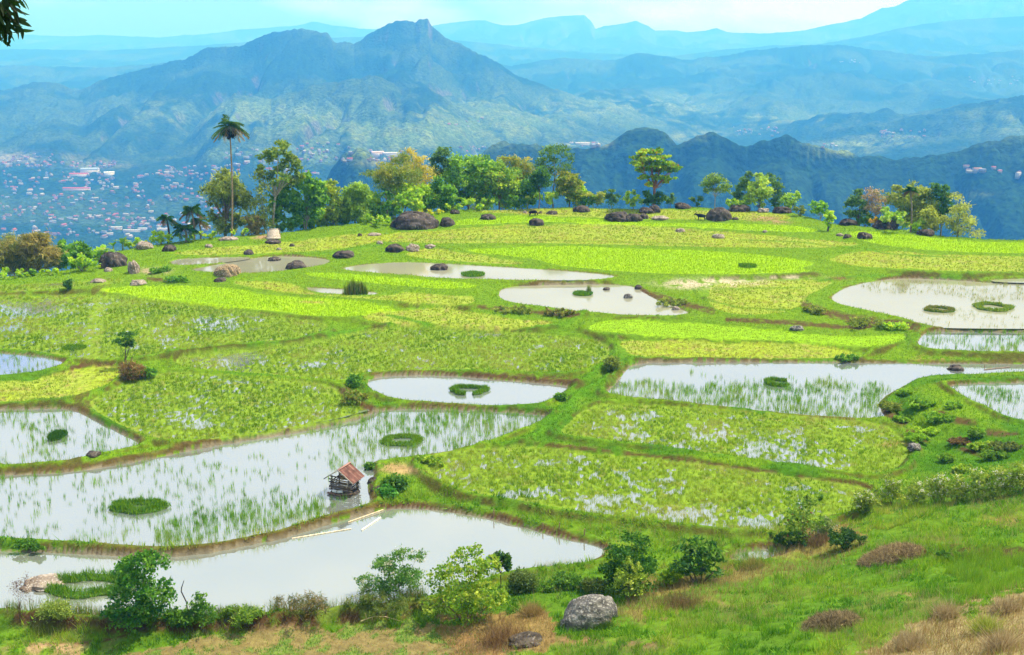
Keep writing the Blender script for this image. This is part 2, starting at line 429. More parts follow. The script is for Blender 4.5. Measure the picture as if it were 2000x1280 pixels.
CTRLW = [(x, y, z) for x in (-70, -35, 0, 35, 70) for y, z in ((-25, 34), (0, 33.6), (14, 25))] + [(-30, 30, 10), (-8, 30, 11.5), (12, 30, 14), (30, 30, 15.5), (50, 30, 17), (-40, 46, 2.0), (-10, 46, 2.6), (-60, 60, .5), (45, 50, 9.5), (70, 80, 5), (80, 110, 4)]

LVL = {f_[0]: f_[1] for f_ in FIELDS}
def xfix(p):
    return [((-170 if x <= 0 else 2170 if x >= 2000 else x), y) for x, y in p]
def chaikin(P, n=2):
    for _ in range(n):
        Q = np.roll(P, -1, axis=0)
        P = np.stack([P * .75 + Q * .25, P * .25 + Q * .75], 1).reshape(-1, P.shape[1])
    return P
WP = []
for (nm, z, ty, m, pts) in FIELDS:
    p = np.array(xfix(pts), float)
    WP.append(chaikin(at_z(p[:, 0], p[:, 1], np.full(len(p), z))[:, :2]))

e = np.array(EDGE, float)
EW = at_z(e[:, 0], e[:, 1], e[:, 2])
YO = 30.0
e_s = EW[:, 0] / (EW[:, 1] + YO)
o_ = np.argsort(e_s)
E_S, E_Y, E_Z = e_s[o_], EW[o_, 1], EW[o_, 2]

NR, NC = 1120, 1000
S1 = np.linspace(-.52, .52, NC)
YM = np.interp(S1, E_S, E_Y) + 45
K = 2.0
T1 = np.linspace(0, 1, NR)
GY = -12 + (YM[None, :] + 12) * ((np.exp(K * T1) - 1) / (math.exp(K) - 1))[:, None]
GX = (GY + YO) * S1[None, :]
YE = np.interp(S1, E_S, E_Y)[None, :]

# smooth base surface through all levels (radial basis, linear kernel)
cp = [tuple(at_z(x, y, z)) for x, y, z in CTRL] + CTRLW + [tuple(q) for q in EW]
for P, fd in zip(WP, FIELDS):
    c = P.mean(0)
    for q in P[::3]: cp.append((*(q * .9 + c * .1), fd[1]))
cp = np.array(cp, float)
_, ui = np.unique(np.round(cp[:, :2], 1), axis=0, return_index=True)
cp = cp[ui]
A = np.sqrt(((cp[:, None, :2] - cp[None, :, :2]) ** 2).sum(-1) + .5)
wts = np.linalg.solve(A + np.eye(len(cp)) * -.35, cp[:, 2] - 3.0)
ri = np.unique(np.linspace(0, NR - 1, 150).astype(int)); ci = np.unique(np.linspace(0, NC - 1, 150).astype(int))
cx, cy = GX[np.ix_(ri, ci)], GY[np.ix_(ri, ci)]
rb = np.zeros(cx.shape)
for i in range(len(cp)):
    rb += wts[i] * np.sqrt((cx - cp[i, 0]) ** 2 + (cy - cp[i, 1]) ** 2 + .5)
rb += 3.0
tmp = np.stack([np.interp(np.arange(NC), ci, rb[r]) for r in range(len(ri))])
RB = np.stack([np.interp(np.arange(NR), ri, tmp[:, c]) for c in range(NC)], 1)

# distance to every field
num = RB * (1 / 2.2 ** 3); den = np.full(RB.shape, 1 / 2.2 ** 3)
DMIN = np.full(RB.shape, 50.0)      # distance outside the nearest field
FID = np.full(RB.shape, -1, np.int16)
SDI = np.zeros(RB.shape)            # depth inside the own field
DAM = np.full(RB.shape, -9.0)       # height a bund needs to hold its water
NEARW = np.full(RB.shape, 50.0)     # distance to nearest open water edge
for k, P in enumerate(WP):
    lo, hi = P.min(0) - 7, P.max(0) + 7
    mk = (GX > lo[0]) & (GX < hi[0]) & (GY > lo[1]) & (GY < hi[1])
    x, y = GX[mk], GY[mk]
    d2 = np.full(x.shape, 1e9)
    Q = np.roll(P, -1, axis=0)
    for a, b in zip(P, Q):
        ab = b - a; L2 = ab @ ab + 1e-9
        t = np.clip(((x - a[0]) * ab[0] + (y - a[1]) * ab[1]) / L2, 0, 1)
        d2 = np.minimum(d2, (x - a[0] - t * ab[0]) ** 2 + (y - a[1] - t * ab[1]) ** 2)
    d = np.sqrt(d2)
    d = d + (fbm(x * .9, y * .9, 40 + k, 3) - .5) * .55 + ((fbm(x * .25, y * .25, 80 + k, 3) - .5) * 2.2 if FIELDS[k][2] in 'OLB' else 0)       # ragged edges
    ins = inpoly(x, y, [tuple(q) for q in P])
    sd = np.where(ins, d, -d)
    sd = np.where(d < 0, 0.0, sd)
    dout = np.where(ins, 0.0, np.maximum(.02, d))
    wgt = 1 / (dout + .06) ** 3
    wgt[dout > 6] = 0
    if FIELDS[k][2] in "WSG": DAM[mk] = np.maximum(DAM[mk], np.where((dout > 0) & (dout < 1.1), FIELDS[k][1] + .26 * (1 - .6 * sstep(95, 150, y)) - .55 * np.maximum(0, dout - .55) - .6 * np.maximum(0, .15 - dout), -9))
    num[mk] += wgt * FIELDS[k][1]; den[mk] += wgt
    DMIN[mk] = np.minimum(DMIN[mk], dout)
    if FIELDS[k][2] in "WS": NEARW[mk] = np.minimum(NEARW[mk], dout)
    f = FID[mk]; s_ = SDI[mk]
    up = ins & (sd > s_)
    f[up] = k; s_[up] = sd[up]
    FID[mk] = f; SDI[mk] = s_
GZ = num / den
del num, den
TY = np.array([ord(f[2]) for f in FIELDS] + [ord('.')])[FID]
LV = np.array([f[1] for f in FIELDS] + [0])[FID]
isW = (TY == ord('W')) | (TY == ord('S')); isG = TY == ord('G')
near_e = sstep(0, 6, YE - GY)
# bunds
bn = fbm(GX * .35, GY * .35, 3, 3)
BUND = np.exp(-((DMIN - .62) / .5) ** 2) * (DMIN > 0)
GZ += BUND * (.26 + .46 * bn) * (GY > 45) * (1 - .65 * sstep(95, 150, GY))
GZ += (DMIN > .4) * (fbm(GX * .5, GY * .5, 9, 4) - .45) * .35 * sstep(.4, 2, DMIN)
GZ = np.where(DMIN > 0, np.maximum(GZ, DAM + (bn - .5) * .15), GZ)
# pond beds, wet stubble
GZ = np.where(isW, LV - .32 * sstep(0, .7, SDI), GZ)
XB = [([(0,578),(90,570),(180,562)], .35), ([(335,694),(430,683),(560,672),(650,654),(720,640),(760,636)], .45), ([(760,618),(860,640),(960,648),(1090,640),(1140,622)], .3), ([(1200,660),(1090,652),(980,645)], .25), ([(1130,742),(1165,722),(1205,698)], .5),
 ([(1085,800),(1130,760),(1190,735)], .5), ([(1000,860),(1060,825),(1110,780)], .5), ([(850,470),(1000,470),(1200,474),(1400,480)], .2), ([(1640,485),(1750,500),(1870,506)], .3), ([(1450,470),(1560,474),(1650,486)], .25), ([(1600,540),(1690,535),(1780,533),(1900,538)], .3), ([(880,452),(1000,446),(1160,436)], .2), ([(560,498),(650,495),(740,480)], .25), ([(780,482),(880,486)], .25), ([(1230,700),(1400,698),(1600,704),(1800,706)], .35), ([(1170,780),(1300,790),(1500,808),(1700,826)], .3), ([(1380,575),(1440,590),(1580,598)], .25), ([(1400,555),(1560,552)], .2)]
PX, PY = project(GX, GY, GZ)
XBM = np.zeros(GZ.shape)
for pts, hh in XB:
    d = np.full(GZ.shape, 1e9); q_ = at_z(np.array([p_[0] for p_ in pts]), np.array([p_[1] for p_ in pts]), np.full(len(pts), 1.5 if pts[0][1] > 600 else 2.8))[:, :2]
    for a_, b_ in zip(q_[:-1], q_[1:]):
        ab = b_ - a_; t_ = np.clip(((GX - a_[0]) * ab[0] + (GY - a_[1]) * ab[1]) / (ab @ ab), 0, 1)
        d = np.minimum(d, np.hypot(GX - a_[0] - t_ * ab[0], GY - a_[1] - t_ * ab[1]))
    d = d + (fbm(GX * .8, GY * .8, 601, 3) - .5) * .8
    XBM = np.maximum(XBM, np.exp(-(d / .55) ** 2) * hh * (~isW))
GZ = GZ + XBM * (.6 + .8 * bn)
# ridges and small steps of the near slope (half-width in photograph pixels, height)
def pline(pts):
    d = np.full(GZ.shape, 1e9)
    for (x1, y1), (x2, y2) in zip(pts[:-1], pts[1:]):
        ax, ay = x2 - x1, y2 - y1
        t_ = np.clip(((PX - x1) * ax + (PY - y1) * ay) / (ax * ax + ay * ay), 0, 1)
        d = np.minimum(d, np.hypot(PX - x1 - t_ * ax, PY - y1 - t_ * ay))
    return d
for pts, wd_, hh in [([(-200,1206),(100,1212),(250,1229),(400,1226),(560,1213),(700,1199),(850,1184)], 13, .55), ([(0,1272),(150,1266),(240,1252),(330,1240)], 9, .25), ([(960,1178),(1060,1168),(1180,1160)], 9, .3), ([(1190,1215),(1350,1178),(1480,1130),(1560,1095)], 16, .35), ([(1820,1076),(1900,1074),(2150,1076)], 10, .5), ([(1100,1300),(1250,1262),(1420,1240),(1600,1250)], 12, .22), ([(1650,1280),(1760,1235),(1870,1186),(2000,1160)], 14, .35), ([(1690,1012),(1800,1016),(1920,1000),(2100,990)], 12, .3)]:
    dd = pline(pts) + (fbm(GX * .7, GY * .7, 611, 3) - .5) * wd_ * 1.3
    GZ = GZ + np.exp(-(dd / wd_) ** 2) * hh * (~isW) * (GY < 95) * (.5 + bn)
WET = [(430,632,60,16),(325,662,32,10),(60,605,90,14),(20,600,60,18),(460,705,70,14),(335,812,42,12),(390,830,30,10),(620,712,30,6),(1010,965,90,10),(1180,975,90,12),(1165,1000,45,8),(1330,1005,120,14),(1470,1020,70,14),(1250,815,70,8),(1215,835,40,8),(1390,850,60,14),(1500,880,80,18),(1560,905,60,8),(1480,905,70,6),(1690,838,20,6),(1290,938,40,5),(120,552,30,8),(20,640,30,12),(1150,990,20,6),(1350,880,40,9),(1240,850,40,9),(1060,905,40,6)]
wet = np.zeros(GZ.shape)
for a, b, rx, ry in WET:
    q = ((PX - a) / rx) ** 2 + ((PY - b) / ry) ** 2
    wet = np.maximum(wet, np.exp(-q * 1.1))
wn = fbm(GX * .55, GY * .4, 71, 4); wf_ = fbm(GX * 3.2, GY * 1.7, 72, 3)
gz_g = LV + .055 + (wn - .5) * .16 + (wf_ - .5) * .30 - wet * .105
GZ = np.where(isG, np.where(SDI < .5, np.maximum(gz_g, LV + .04 * (1 - SDI * 2)), gz_g), GZ)
GZ = np.where((TY == ord('O')) | (TY == ord('L')) | (TY == ord('B')), LV + (fbm(GX * .6, GY * .6, 5, 3) - .5) * .12, GZ)
GB = GZ.copy()
for ax in (0, 1): GB = (np.roll(GB, 1, ax) + 2 * GB + np.roll(GB, -1, ax)) / 4
GZ = np.where(isG & (SDI > .6), GZ, GB)
# fall into the valley
ov = np.maximum(0, GY - YE)
GZ = GZ - np.where(ov > 0, .62 * ov * sstep(0, 6, ov) + .12 * ov, 0)

def rc_of(X, Y):
    s = X / (Y + YO)
    c = (s - S1[0]) / (S1[-1] - S1[0]) * (NC - 1)
    ym = np.interp(s, S1, YM)
    t = np.log(np.maximum(1e-6, 1 + (Y + 12) / (ym + 12) * (math.exp(K) - 1))) / K
    return np.clip(t * (NR - 1), 0, NR - 1.001), np.clip(c, 0, NC - 1.001)
def sample(Aa, X, Y):
    X = np.asarray(X, float); Y = np.asarray(Y, float)
    r, c = rc_of(X, Y)
    i = r.astype(int); j = c.astype(int); fr = r - i; fc = c - j
    return (Aa[i, j] * (1 - fr) + Aa[i + 1, j] * fr) * (1 - fc) + (Aa[i, j + 1] * (1 - fr) + Aa[i + 1, j + 1] * fr) * fc
def gz(X, Y): return sample(GZ, X, Y)
def hit(px, py):
    """where the ray through a photograph pixel first meets the terraces."""
    d = ray(px, py)
    s_edge = np.interp(0, [0], [0])
    Y = np.linspace(12, 262, 4000)
    P = CAM + d[None] * (Y / d[1])[:, None]
    g = gz(P[:, 0], P[:, 1])
    u = np.nonzero(P[:, 2] <= g)[0]
    s = P[:, 0] / (P[:, 1] + YO)
    lim = np.nonzero(P[:, 1] > np.interp(s, E_S, E_Y))[0]
    li = lim[0] if len(lim) else len(Y) - 1
    i = min(u[0] if len(u) else li, li)
    q = P[i].copy(); q[2] = g[i]
    return q

# ------------------------------------------------------------------ ground: cover colours (pigment of each crop, soil and grass; shade painted on steep bund faces) and mesh
C_LIME = np.array([.26, .42, .006]); C_STUB = np.array([.25, .32, .035]); C_GRASS = np.array([.055, .15, .006])
C_GRS2 = np.array([.12, .22, .008]); C_SOIL = np.array([.15, .075, .040]); C_DRY = np.array([.36, .24, .095]); C_MUD = np.array([.30, .26, .18])
n1 = fbm(GX * .22, GY * .22, 21, 4); n2 = fbm(GX * 1.1, GY * 1.1, 22, 4); n3 = fbm(GX * .06, GY * .06, 23, 3)
GC = C_GRASS + (C_GRS2 - C_GRASS) * sstep(.35, .65, n1)[..., None]
far_ = sstep(90, 150, GY)[..., None]
GC = GC * (1 - far_) + (C_GRS2 * 1.05) * far_
def paint(mask, c, amt=1.0):
    global GC
    m = (np.clip(mask, 0, 1) * amt)[..., None]
    GC = GC * (1 - m) + np.asarray(c) * m
DRYM = np.zeros(GZ.shape)
m = (TY == ord('O')) * (1 - np.clip(XBM * 3.5, 0, 1))
paint(np.clip(XBM * 3, 0, 1), [.07, .19, .006], .8)
paint(m, C_STUB); paint(m * sstep(.45, .7, n1), [.25, .33, .02], .9); paint(m * sstep(.55, .75, n2), [.27, .20, .08], .6)
paint((GY < 84) & (FID < 0), [.10, .19, .012], .6)
paint((TY == ord('L')) * 1.0, C_LIME); paint((TY == ord('L')) * sstep(.5, .75, n1), [.22, .40, .008], .7)
paint((TY == ord('B')) * 1.0, [.20, .36, .010])
m = isG * 1.0
paint(m, [.16, .25, .02]); paint(m * sstep(.55, .8, n2), [.20, .16, .06], .45)
paint(isW * 1.0, [.20, .17, .11])
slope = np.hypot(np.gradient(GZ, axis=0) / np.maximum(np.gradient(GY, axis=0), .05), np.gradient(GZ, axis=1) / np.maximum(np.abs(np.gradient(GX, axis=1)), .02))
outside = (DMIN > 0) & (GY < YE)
paint(outside * sstep(.32, .75, slope) * (GY < 175) * (1 - sstep(1.2, 2.4, DMIN)) * sstep(.34, .52, n1 * .5 + n2 * .5), C_SOIL * np.array([.5, .6, .4]), .75)  # bare soil on steep bund faces, darkened to paint in their shaded side
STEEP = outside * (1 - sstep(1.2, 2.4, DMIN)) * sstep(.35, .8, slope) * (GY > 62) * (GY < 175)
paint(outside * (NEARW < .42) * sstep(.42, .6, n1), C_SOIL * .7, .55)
def line_d(pts):
    d = np.full(GZ.shape, 1e9)
    for (x1, y1), (x2, y2) in zip(pts[:-1], pts[1:]):
        ax, ay = x2 - x1, y2 - y1
        t = np.clip(((PX - x1) * ax + (PY - y1) * ay) / (ax * ax + ay * ay), 0, 1)
        d = np.minimum(d, np.hypot(PX - x1 - t * ax, PY - y1 - t * ay))
    return d
# bare soil banks (photograph pixels, half-width in pixels); also cut a little into a step
SOIL = [([(1040,866),(1130,874),(1250,888),(1380,906),(1500,922),(1620,940),(1700,950)], 5), ([(935,600),(1000,605),(1070,612),(1130,618)], 6), ([(1250,568),(1290,580),(1340,595),(1390,607)], 7),
 ([(1570,595),(1620,612),(1680,625),(1740,632),(1790,640)], 9), ([(1420,625),(1500,628),(1580,633),(1640,640),(1700,638)], 5), ([(850,728),(950,732),(1050,738),(1130,746)], 5), ([(672,765),(690,780),(715,795),(735,805)], 12),
 ([(0,1216),(90,1218),(180,1228),(260,1238),(380,1236),(500,1228),(650,1216),(800,1204)], 9), ([(60,1262),(150,1262),(250,1248)], 6), ([(1860,1084),(1930,1086),(2000,1088)], 9), ([(1722,790),(1735,810),(1765,822)], 11), ([(1830,808),(1860,820),(1900,826)], 8), ([(1775,845),(1810,858)], 7), ([(140,718),(180,712),(245,712)], 5),
 ([(240,735),(270,718)], 9), ([(290,545),(330,548),(360,545)], 5), ([(1930,845),(1985,850)], 8), ([(1860,870),(1920,890)], 6), ([(1690,740),(1720,800)], 5), ([(0,1064),(120,1068),(300,1083),(400,1077),(470,1062),(560,1044),(640,1018),(740,991),(800,986),(960,1008),(1100,1045),(1188,1068)], 4)]
SOILM = np.zeros(GZ.shape)
for pts, wd in SOIL:
    SOILM = np.maximum(SOILM, (1 - sstep(wd * .5, wd * 1.25, line_d(pts) + (n2 - .5) * wd * 1.6)) * (~isW))
SOILM *= sstep(.36, .50, n2 * .55 + n1 * .45)
paint(SOILM, C_SOIL * .55, .9)
# covers of the near slope, in photograph pixels
P_TALL = [(1862,1105),(1930,1092),(2100,1085),(2100,1165),(1980,1160),(1890,1182),(1858,1165)]
P_STRAW = [(1700,1300),(1760,1250),(1810,1215),(1880,1192),(1960,1168),(2100,1158),(2100,1300)]
P_RED = [(100,1300),(240,1262),(430,1244),(620,1226),(800,1216),(880,1215),(960,1262),(1060,1300)]
P_BROWN = [(1160,1225),(1215,1170),(1300,1150),(1400,1135),(1490,1108),(1545,1065),(1640,1025),(1700,1040),(1690,1075),(1600,1112),(1470,1145),(1350,1190),(1250,1220)]
P_BROWN2 = [(850,1215),(960,1180),(1060,1190),(1085,1250),(1040,1285),(880,1285)]
P_REED = [(0,1180),(75,1176),(100,1190),(200,1200),(330,1200),(420,1195),(560,1183),(660,1168),(780,1150),(850,1150),(850,1190),(700,1206),(540,1216),(400,1224),(240,1228),(120,1216),(0,1210)]
P_FLOW = [(1700,960),(1780,930),(1880,915),(2100,900),(2100,985),(1950,985),(1850,1000),(1760,1010)]
def soft(poly, k=0.0):
    return inpoly(PX + (n2 - .5) * 60 + (n1 - .5) * 90, PY + (n1 - .5) * 40 + (n2 - .5) * 34, poly) * (GY < 120) * (~isW)
m_tall, m_straw, m_red, m_brown, m_brown2, m_reed, m_flow = [soft(p) for p in (P_TALL, P_STRAW, P_RED, P_BROWN, P_BROWN2, P_REED, P_FLOW)]
paint(m_straw * 1.0, [.33, .25, .13], .85); paint(m_red * 1.0, [.24, .16, .08], .75); paint(m_red * sstep(.5, .62, n2), [.12, .22, .03], .8)
paint(m_brown * sstep(.42, .62, n1), [.26, .19, .07], .7); paint(m_brown2 * 1.0, [.28, .17, .07], .8); paint(m_reed * 1.0, [.15, .20, .03], .7)
# dry and muddy patches
PATCH = [((1400,552), 90, 7, C_MUD * 1.5), ((1340,556), 40, 8, C_MUD * 1.4), ((1530,542), 60, 3, C_MUD * 1.5), ((510,463), 20, 4, [.36,.22,.14]), ((785,918), 26, 9, [.36,.25,.11]), ((760,912), 30, 8, [.33,.23,.1]),
 ((1790,1165), 50, 9, [.30,.20,.09]), ((1030,413), 30, 4, [.30,.25,.09]), ((1430,1180), 60, 6, [.25,.18,.07]), ((1000,1258), 60, 14, [.22,.15,.08]), ((610,590), 30, 2, C_DRY), ((1490,427), 30, 5, [.30,.20,.10]), ((1520,434), 22, 4, [.28,.2,.1]), ((1960,1020), 40, 8, [.24,.17,.06]), ((1250,1262), 50, 12, [.22,.15,.07]), ((90,1270), 80, 12, [.36,.24,.13]), ((300,530), 30, 6, [.36,.28,.18]), ((1130,1250), 50, 10, [.24,.14,.07]), ((1640,545), 20, 3, C_SOIL), ((1750,870), 30, 5, C_DRY * .7), ((1820,700), 30, 5, C_DRY * .8)]
for (a, b), rx, ry, c in PATCH:
    q = ((PX - a) / rx) ** 2 + ((PY - b) / ry) ** 2
    paint(np.exp(-q) * sstep(.3, .55, n2) * (~isW) * 1.4, c, .9)
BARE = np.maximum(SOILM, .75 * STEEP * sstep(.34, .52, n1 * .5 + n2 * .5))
for (a, b), rx, ry, c in PATCH[:5]: BARE = np.maximum(BARE, np.exp(-(((PX - a) / rx) ** 2 + ((PY - b) / ry) ** 2)) * 1.2)
GC *= (.86 + .28 * fbm(GX * 3, GY * 3, 31, 3))[..., None]
V = np.stack([GX, GY, GZ], -1).reshape(-1, 3)
ii = np.arange(NR - 1)[:, None] * NC + np.arange(NC - 1)[None]
Q = np.stack([ii, ii + 1, ii + NC + 1, ii + NC], -1).reshape(-1, 4)
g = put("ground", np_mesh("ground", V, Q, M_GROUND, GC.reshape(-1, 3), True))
tag(g, "terraced ground of grassy bunds, soil banks and the near green slope", None, None, "structure")

# ------------------------------------------------------------------ water sheets
WLAB = {"P1": "milky open pond in front of the thatch of bushes", "P2": "long flooded paddy around the small hut"}
for P, (nm, z, ty, mt, _) in zip(WP, FIELDS):
    if mt is None: continue
    a = np.roll(P, 1, axis=0); b = np.roll(P, -1, axis=0)
    t = b - a; t /= np.linalg.norm(t, axis=1)[:, None] + 1e-9
    nrm = np.stack([t[:, 1], -t[:, 0]], 1)
    area = .5 * np.sum(P[:, 0] * np.roll(P[:, 1], -1) - np.roll(P[:, 0], -1) * P[:, 1])
    if area < 0: nrm = -nrm
    O = P + nrm * (.28 if ty != "G" else -.30)
    bm = bmesh.new()
    vs = [bm.verts.new((x, y, z)) for x, y in (O if area > 0 else O[::-1])]
    bm.faces.new(vs); bmesh.ops.triangulate(bm, faces=bm.faces[:])
    me = bpy.data.meshes.new("pond_water"); bm.to_mesh(me); bm.free(); me.materials.append(mt)
    tag(put("pond_water" if ty != "G" else "paddy_water", me), None, None, None, "structure")

# ------------------------------------------------------------------ rice, stubble and grass (nobody could count it)
RNG = np.random.default_rng(7)
dGY = np.gradient(GY, axis=0); dGX = np.abs(np.gradient(GX, axis=1))
AREA = dGY * dGX
VIS = (PX > -300) & (PX < 2300) & (PY < 1330) & (GY > 20)
LOD = np.minimum(1.6, (80 / np.maximum(GY, 30)) ** 1.0)
def scatter(D, lod=True):
    lam = D * AREA * VIS * (LOD if lod else 1)
    nn = RNG.poisson(np.clip(lam, 0, 60))
    r, c = np.nonzero(nn); k = nn[r, c]
    r = np.repeat(r, k); c = np.repeat(c, k); n = len(r)
    X = GX[r, c] + RNG.uniform(-.5, .5, n) * dGX[r, c]; Y = GY[r, c] + RNG.uniform(-.5, .5, n) * dGY[r, c]
    return X, Y, r, c
def crop(name, label, D, h, wd, lean, cols, hv=.3, per=1, spread=0, zoff=-.02, level=None, cat=None, cmap=None):
    X, Y, r, c = scatter(D)
    base = GZ[r, c] if level is None else np.maximum(GZ[r, c], level[r, c] - .1)
    hh = h(r, c) if callable(h) else np.full(len(X), h)
    ci_ = RNG.uniform(0, 1, len(X)); br = RNG.uniform(.78, 1.25, len(X))
    if per > 1:
        X = np.repeat(X, per); Y = np.repeat(Y, per); base = np.repeat(base, per); hh = np.repeat(hh, per); ci_ = np.repeat(ci_, per); br = np.repeat(br, per); r = np.repeat(r, per); c = np.repeat(c, per)
        X = X + RNG.normal(0, spread, len(X)); Y = Y + RNG.normal(0, spread, len(X))
    n = len(X)
    hh = hh * RNG.uniform(1 - hv, 1 + hv, n)
    ww = wd * np.clip(Y / 80, .6, 3.0) ** .55
    Vv = blades_arr(np.stack([X, Y, base + zoff], 1), hh, ww, lean, RNG)
    cols = np.asarray(cols)
    if cmap is not None: ci_ = np.clip(cmap(r, c) + RNG.normal(0, .16, n), 0, .999)
    x = np.clip(ci_, 0, .999) * (len(cols) - 1); i = x.astype(int); f = (x - i)[:, None]
    cc = (cols[i] * (1 - f) + cols[np.minimum(i + 1, len(cols) - 1)] * f) * (br * RNG.uniform(.85, 1.15, n))[:, None]
    me = np_mesh(name, Vv, np.arange(3 * n).reshape(-1, 3), M_GRASS, np.repeat(cc, 3, axis=0))
    print(name, n)
    return tag(put(name, me), label, cat, None, "stuff")

dens = np.zeros(GZ.shape)
# young bright rice
crop("young_rice", "bright lime green young rice filling the dry terraces", (TY == ord('L')) * 55.0, .26, .05, .25, [[.24,.42,.006],[.30,.48,.008],[.36,.52,.015]], cmap=lambda r, c: n1[r, c] * .8 + n3[r, c] * .6 - .2)
# stubble and regrowth on olive fields
D = ((TY == ord('O')) + 0.0) * 12 * (.5 + n2) * (1 - np.clip(XBM * 3.5, 0, 1))
crop("rice_stubble", "olive and straw coloured rice stubble on drained terraces", D, .22, .05, .35, [[.44,.37,.12],[.38,.42,.06],[.29,.40,.025],[.18,.31,.014]], per=4, spread=.07, cmap=lambda r, c: 1.35 - 1.6 * n1[r, c])
# wet stubble fields: tufts standing in shallow water
rows_ = .5 + .5 * np.sin(GX * 8.6 + GY * 3.1 + 5 * n3)
D = (.45 + 1.1 * rows_) * isG * 18.0 * (1 - np.clip(XBM * 3.5, 0, 1)) * (.5 + .9 * n2) * (1 - .15 * wet) * (SDI > .3)
crop("rice_regrowth", "tufts of green and yellowing rice standing in shallow wet paddies", D, .27, .045, .30, [[.11,.24,.010],[.20,.35,.014],[.32,.43,.03],[.42,.42,.11]], per=5, spread=.07, level=LV, cmap=lambda r, c: n1[r, c] * 1.5 - .25)
# rice in flooded ponds
m = np.zeros(GZ.shape)
def pond(nm, base, polys=()):
    k = [f[0] for f in FIELDS].index(nm)
    own = (FID == k) & (SDI > .2)
    d = np.full(GZ.shape, float(base))
    for p, v in polys:
        q = inpoly(PX + (n2 - .5) * 30, PY + (n1 - .5) * 24, p)
        d[q] = v
    return own * d
clump = sstep(.42, .62, fbm(GX * .8, GY * .8, 55, 3))
D = pond("P2", 1.3, [([(560,800),(1100,795),(1100,850),(900,885),(780,900),(700,885),(560,870)], 3.2), ([(720,800),(1080,800),(1020,845),(760,850)], 4.5), ([(300,1040),(420,985),(560,975),(700,985),(640,1010),(460,1060),(310,1075)], 8.0), ([(0,1000),(300,1010),(300,1040),(0,1040)], .9), ([(570,880),(720,840),(760,880),(720,900),(640,930),(570,930)], 2.2), ([(440,860),(640,860),(640,960),(480,960),(430,930)], .35), ([(640,935),(740,930),(740,985),(640,985)], .1), ([(0,925),(120,925),(60,950),(0,955)], 2.5)]) \
  + pond("P3", 2.6, [([(0,845),(60,850),(50,900),(0,905)], .3)]) + pond("P5", .0, [([(1190,760),(1330,752),(1500,752),(1700,748),(1740,765),(1720,830),(1560,830),(1300,800),(1180,785)], 5.0), ([(1350,735),(1560,740),(1740,745),(1700,752),(1350,755)], .6)]) \
  + pond("P6", 1.2, [([(1880,760),(1985,765),(1990,790),(1930,790)], 5.0), ([(1960,750),(2100,750),(2100,765),(1960,765)], .1)]) + pond("P7", 2.6) + pond("P16", 6.0) + pond("P13", 1.2)
D = D * (.8 + 1.9 * clump) * (.5 + rows_)
crop("paddy_rice", "sparse green rice plants standing in the flooded paddies", D, lambda r, c: .40 + .3 * n1[r, c], .042, .22, [[.06,.20,.012],[.12,.30,.012],[.20,.38,.02],[.30,.36,.06]], per=6, spread=.07, level=LV, cmap=lambda r, c: n1[r, c])
D = pond("P8", .0, [([(1700,548),(1780,542),(2100,552),(2100,598),(1980,596),(1850,585),(1720,578),(1680,570)], 5.0), ([(1800,612),(2100,618),(2100,650),(1800,645)], 1.8)]) * (.4 + clump)
crop("yellow_reeds", "thin yellowish reeds standing in the pond at the far bank", D, .5, .03, .18, [[.36,.36,.10],[.28,.36,.06],[.42,.36,.16]], per=5, spread=.09, level=LV)
# grass on bunds and the near slope
green_ok = (~isW) & ((DMIN > .08) | (XBM > .1)) & (GY < YE + 20)
mb_ = m_straw | m_red | m_brown | m_brown2 | m_tall | m_reed
near_s = green_ok & (GY < 82) & ~mb_
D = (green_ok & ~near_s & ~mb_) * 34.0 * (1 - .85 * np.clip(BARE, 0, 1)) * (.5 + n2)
crop("bund_grass", "short green grass on the bunds between paddies", D, lambda r, c: .12 + .16 * n1[r, c], .05, .5, [[.045,.16,.005],[.09,.25,.006],[.18,.33,.008],[.32,.42,.02]], cmap=lambda r, c: n1[r, c] * .9 + far_[r, c, 0] * .35 - .15)
D = (TY == ord('B')) * 34.0
crop("meadow_grass", "light green short grass on level fields", D, .14, .05, .5, [[.10,.22,.008],[.18,.30,.010],[.28,.36,.03]])
tus = sstep(.40, .66, fbm(GX * 1.5, GY * 1.5, 401, 3))
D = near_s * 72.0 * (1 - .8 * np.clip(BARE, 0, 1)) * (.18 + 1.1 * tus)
crop("slope_grass", "green grass and low herbs over the near slope", D, lambda r, c: .07 + .40 * tus[r, c] * (.4 + n1[r, c]), .058, .6, [[.05,.18,.007],[.115,.30,.010],[.22,.41,.014],[.36,.47,.035],[.46,.40,.11]], cmap=lambda r, c: n1[r, c] * 1.3 - .2 + .5 * (n3[r, c] - .5) + .3 * (n2[r, c] - .5))
her = sstep(.56, .66, fbm(GX * .7, GY * .7, 411, 4))
D = near_s * 60.0 * her * (1 - .8 * np.clip(BARE, 0, 1))
crop("slope_herbs", "patches of low broad leaved herbs over the near slope", D, .13, .13, 1.5, [[.045,.19,.010],[.085,.28,.012],[.17,.38,.016],[.28,.43,.03]])
D = near_s * 9.0 * sstep(.5, .65, fbm(GX * .3, GY * .3, 421, 4))
crop("seed_grass", "thin pale seeding grass stems over the near slope", D, .48, .022, .4, [[.36,.34,.10],[.44,.36,.14],[.26,.30,.05]], per=4, spread=.12)
D = m_tall * 120.0 * (.15 + 1.5 * sstep(.35, .6, n2))
crop("tall_grass", "bright tall grass clump on the slope beside the straw", D, lambda r, c: .30 + .5 * n1[r, c] * n2[r, c] * 2, .035, .4, [[.12,.30,.010],[.20,.38,.015],[.34,.44,.04]])
D = (m_straw * 60.0 + m_brown2 * 55 + m_brown * 50) * (.3 + 1.3 * n2)
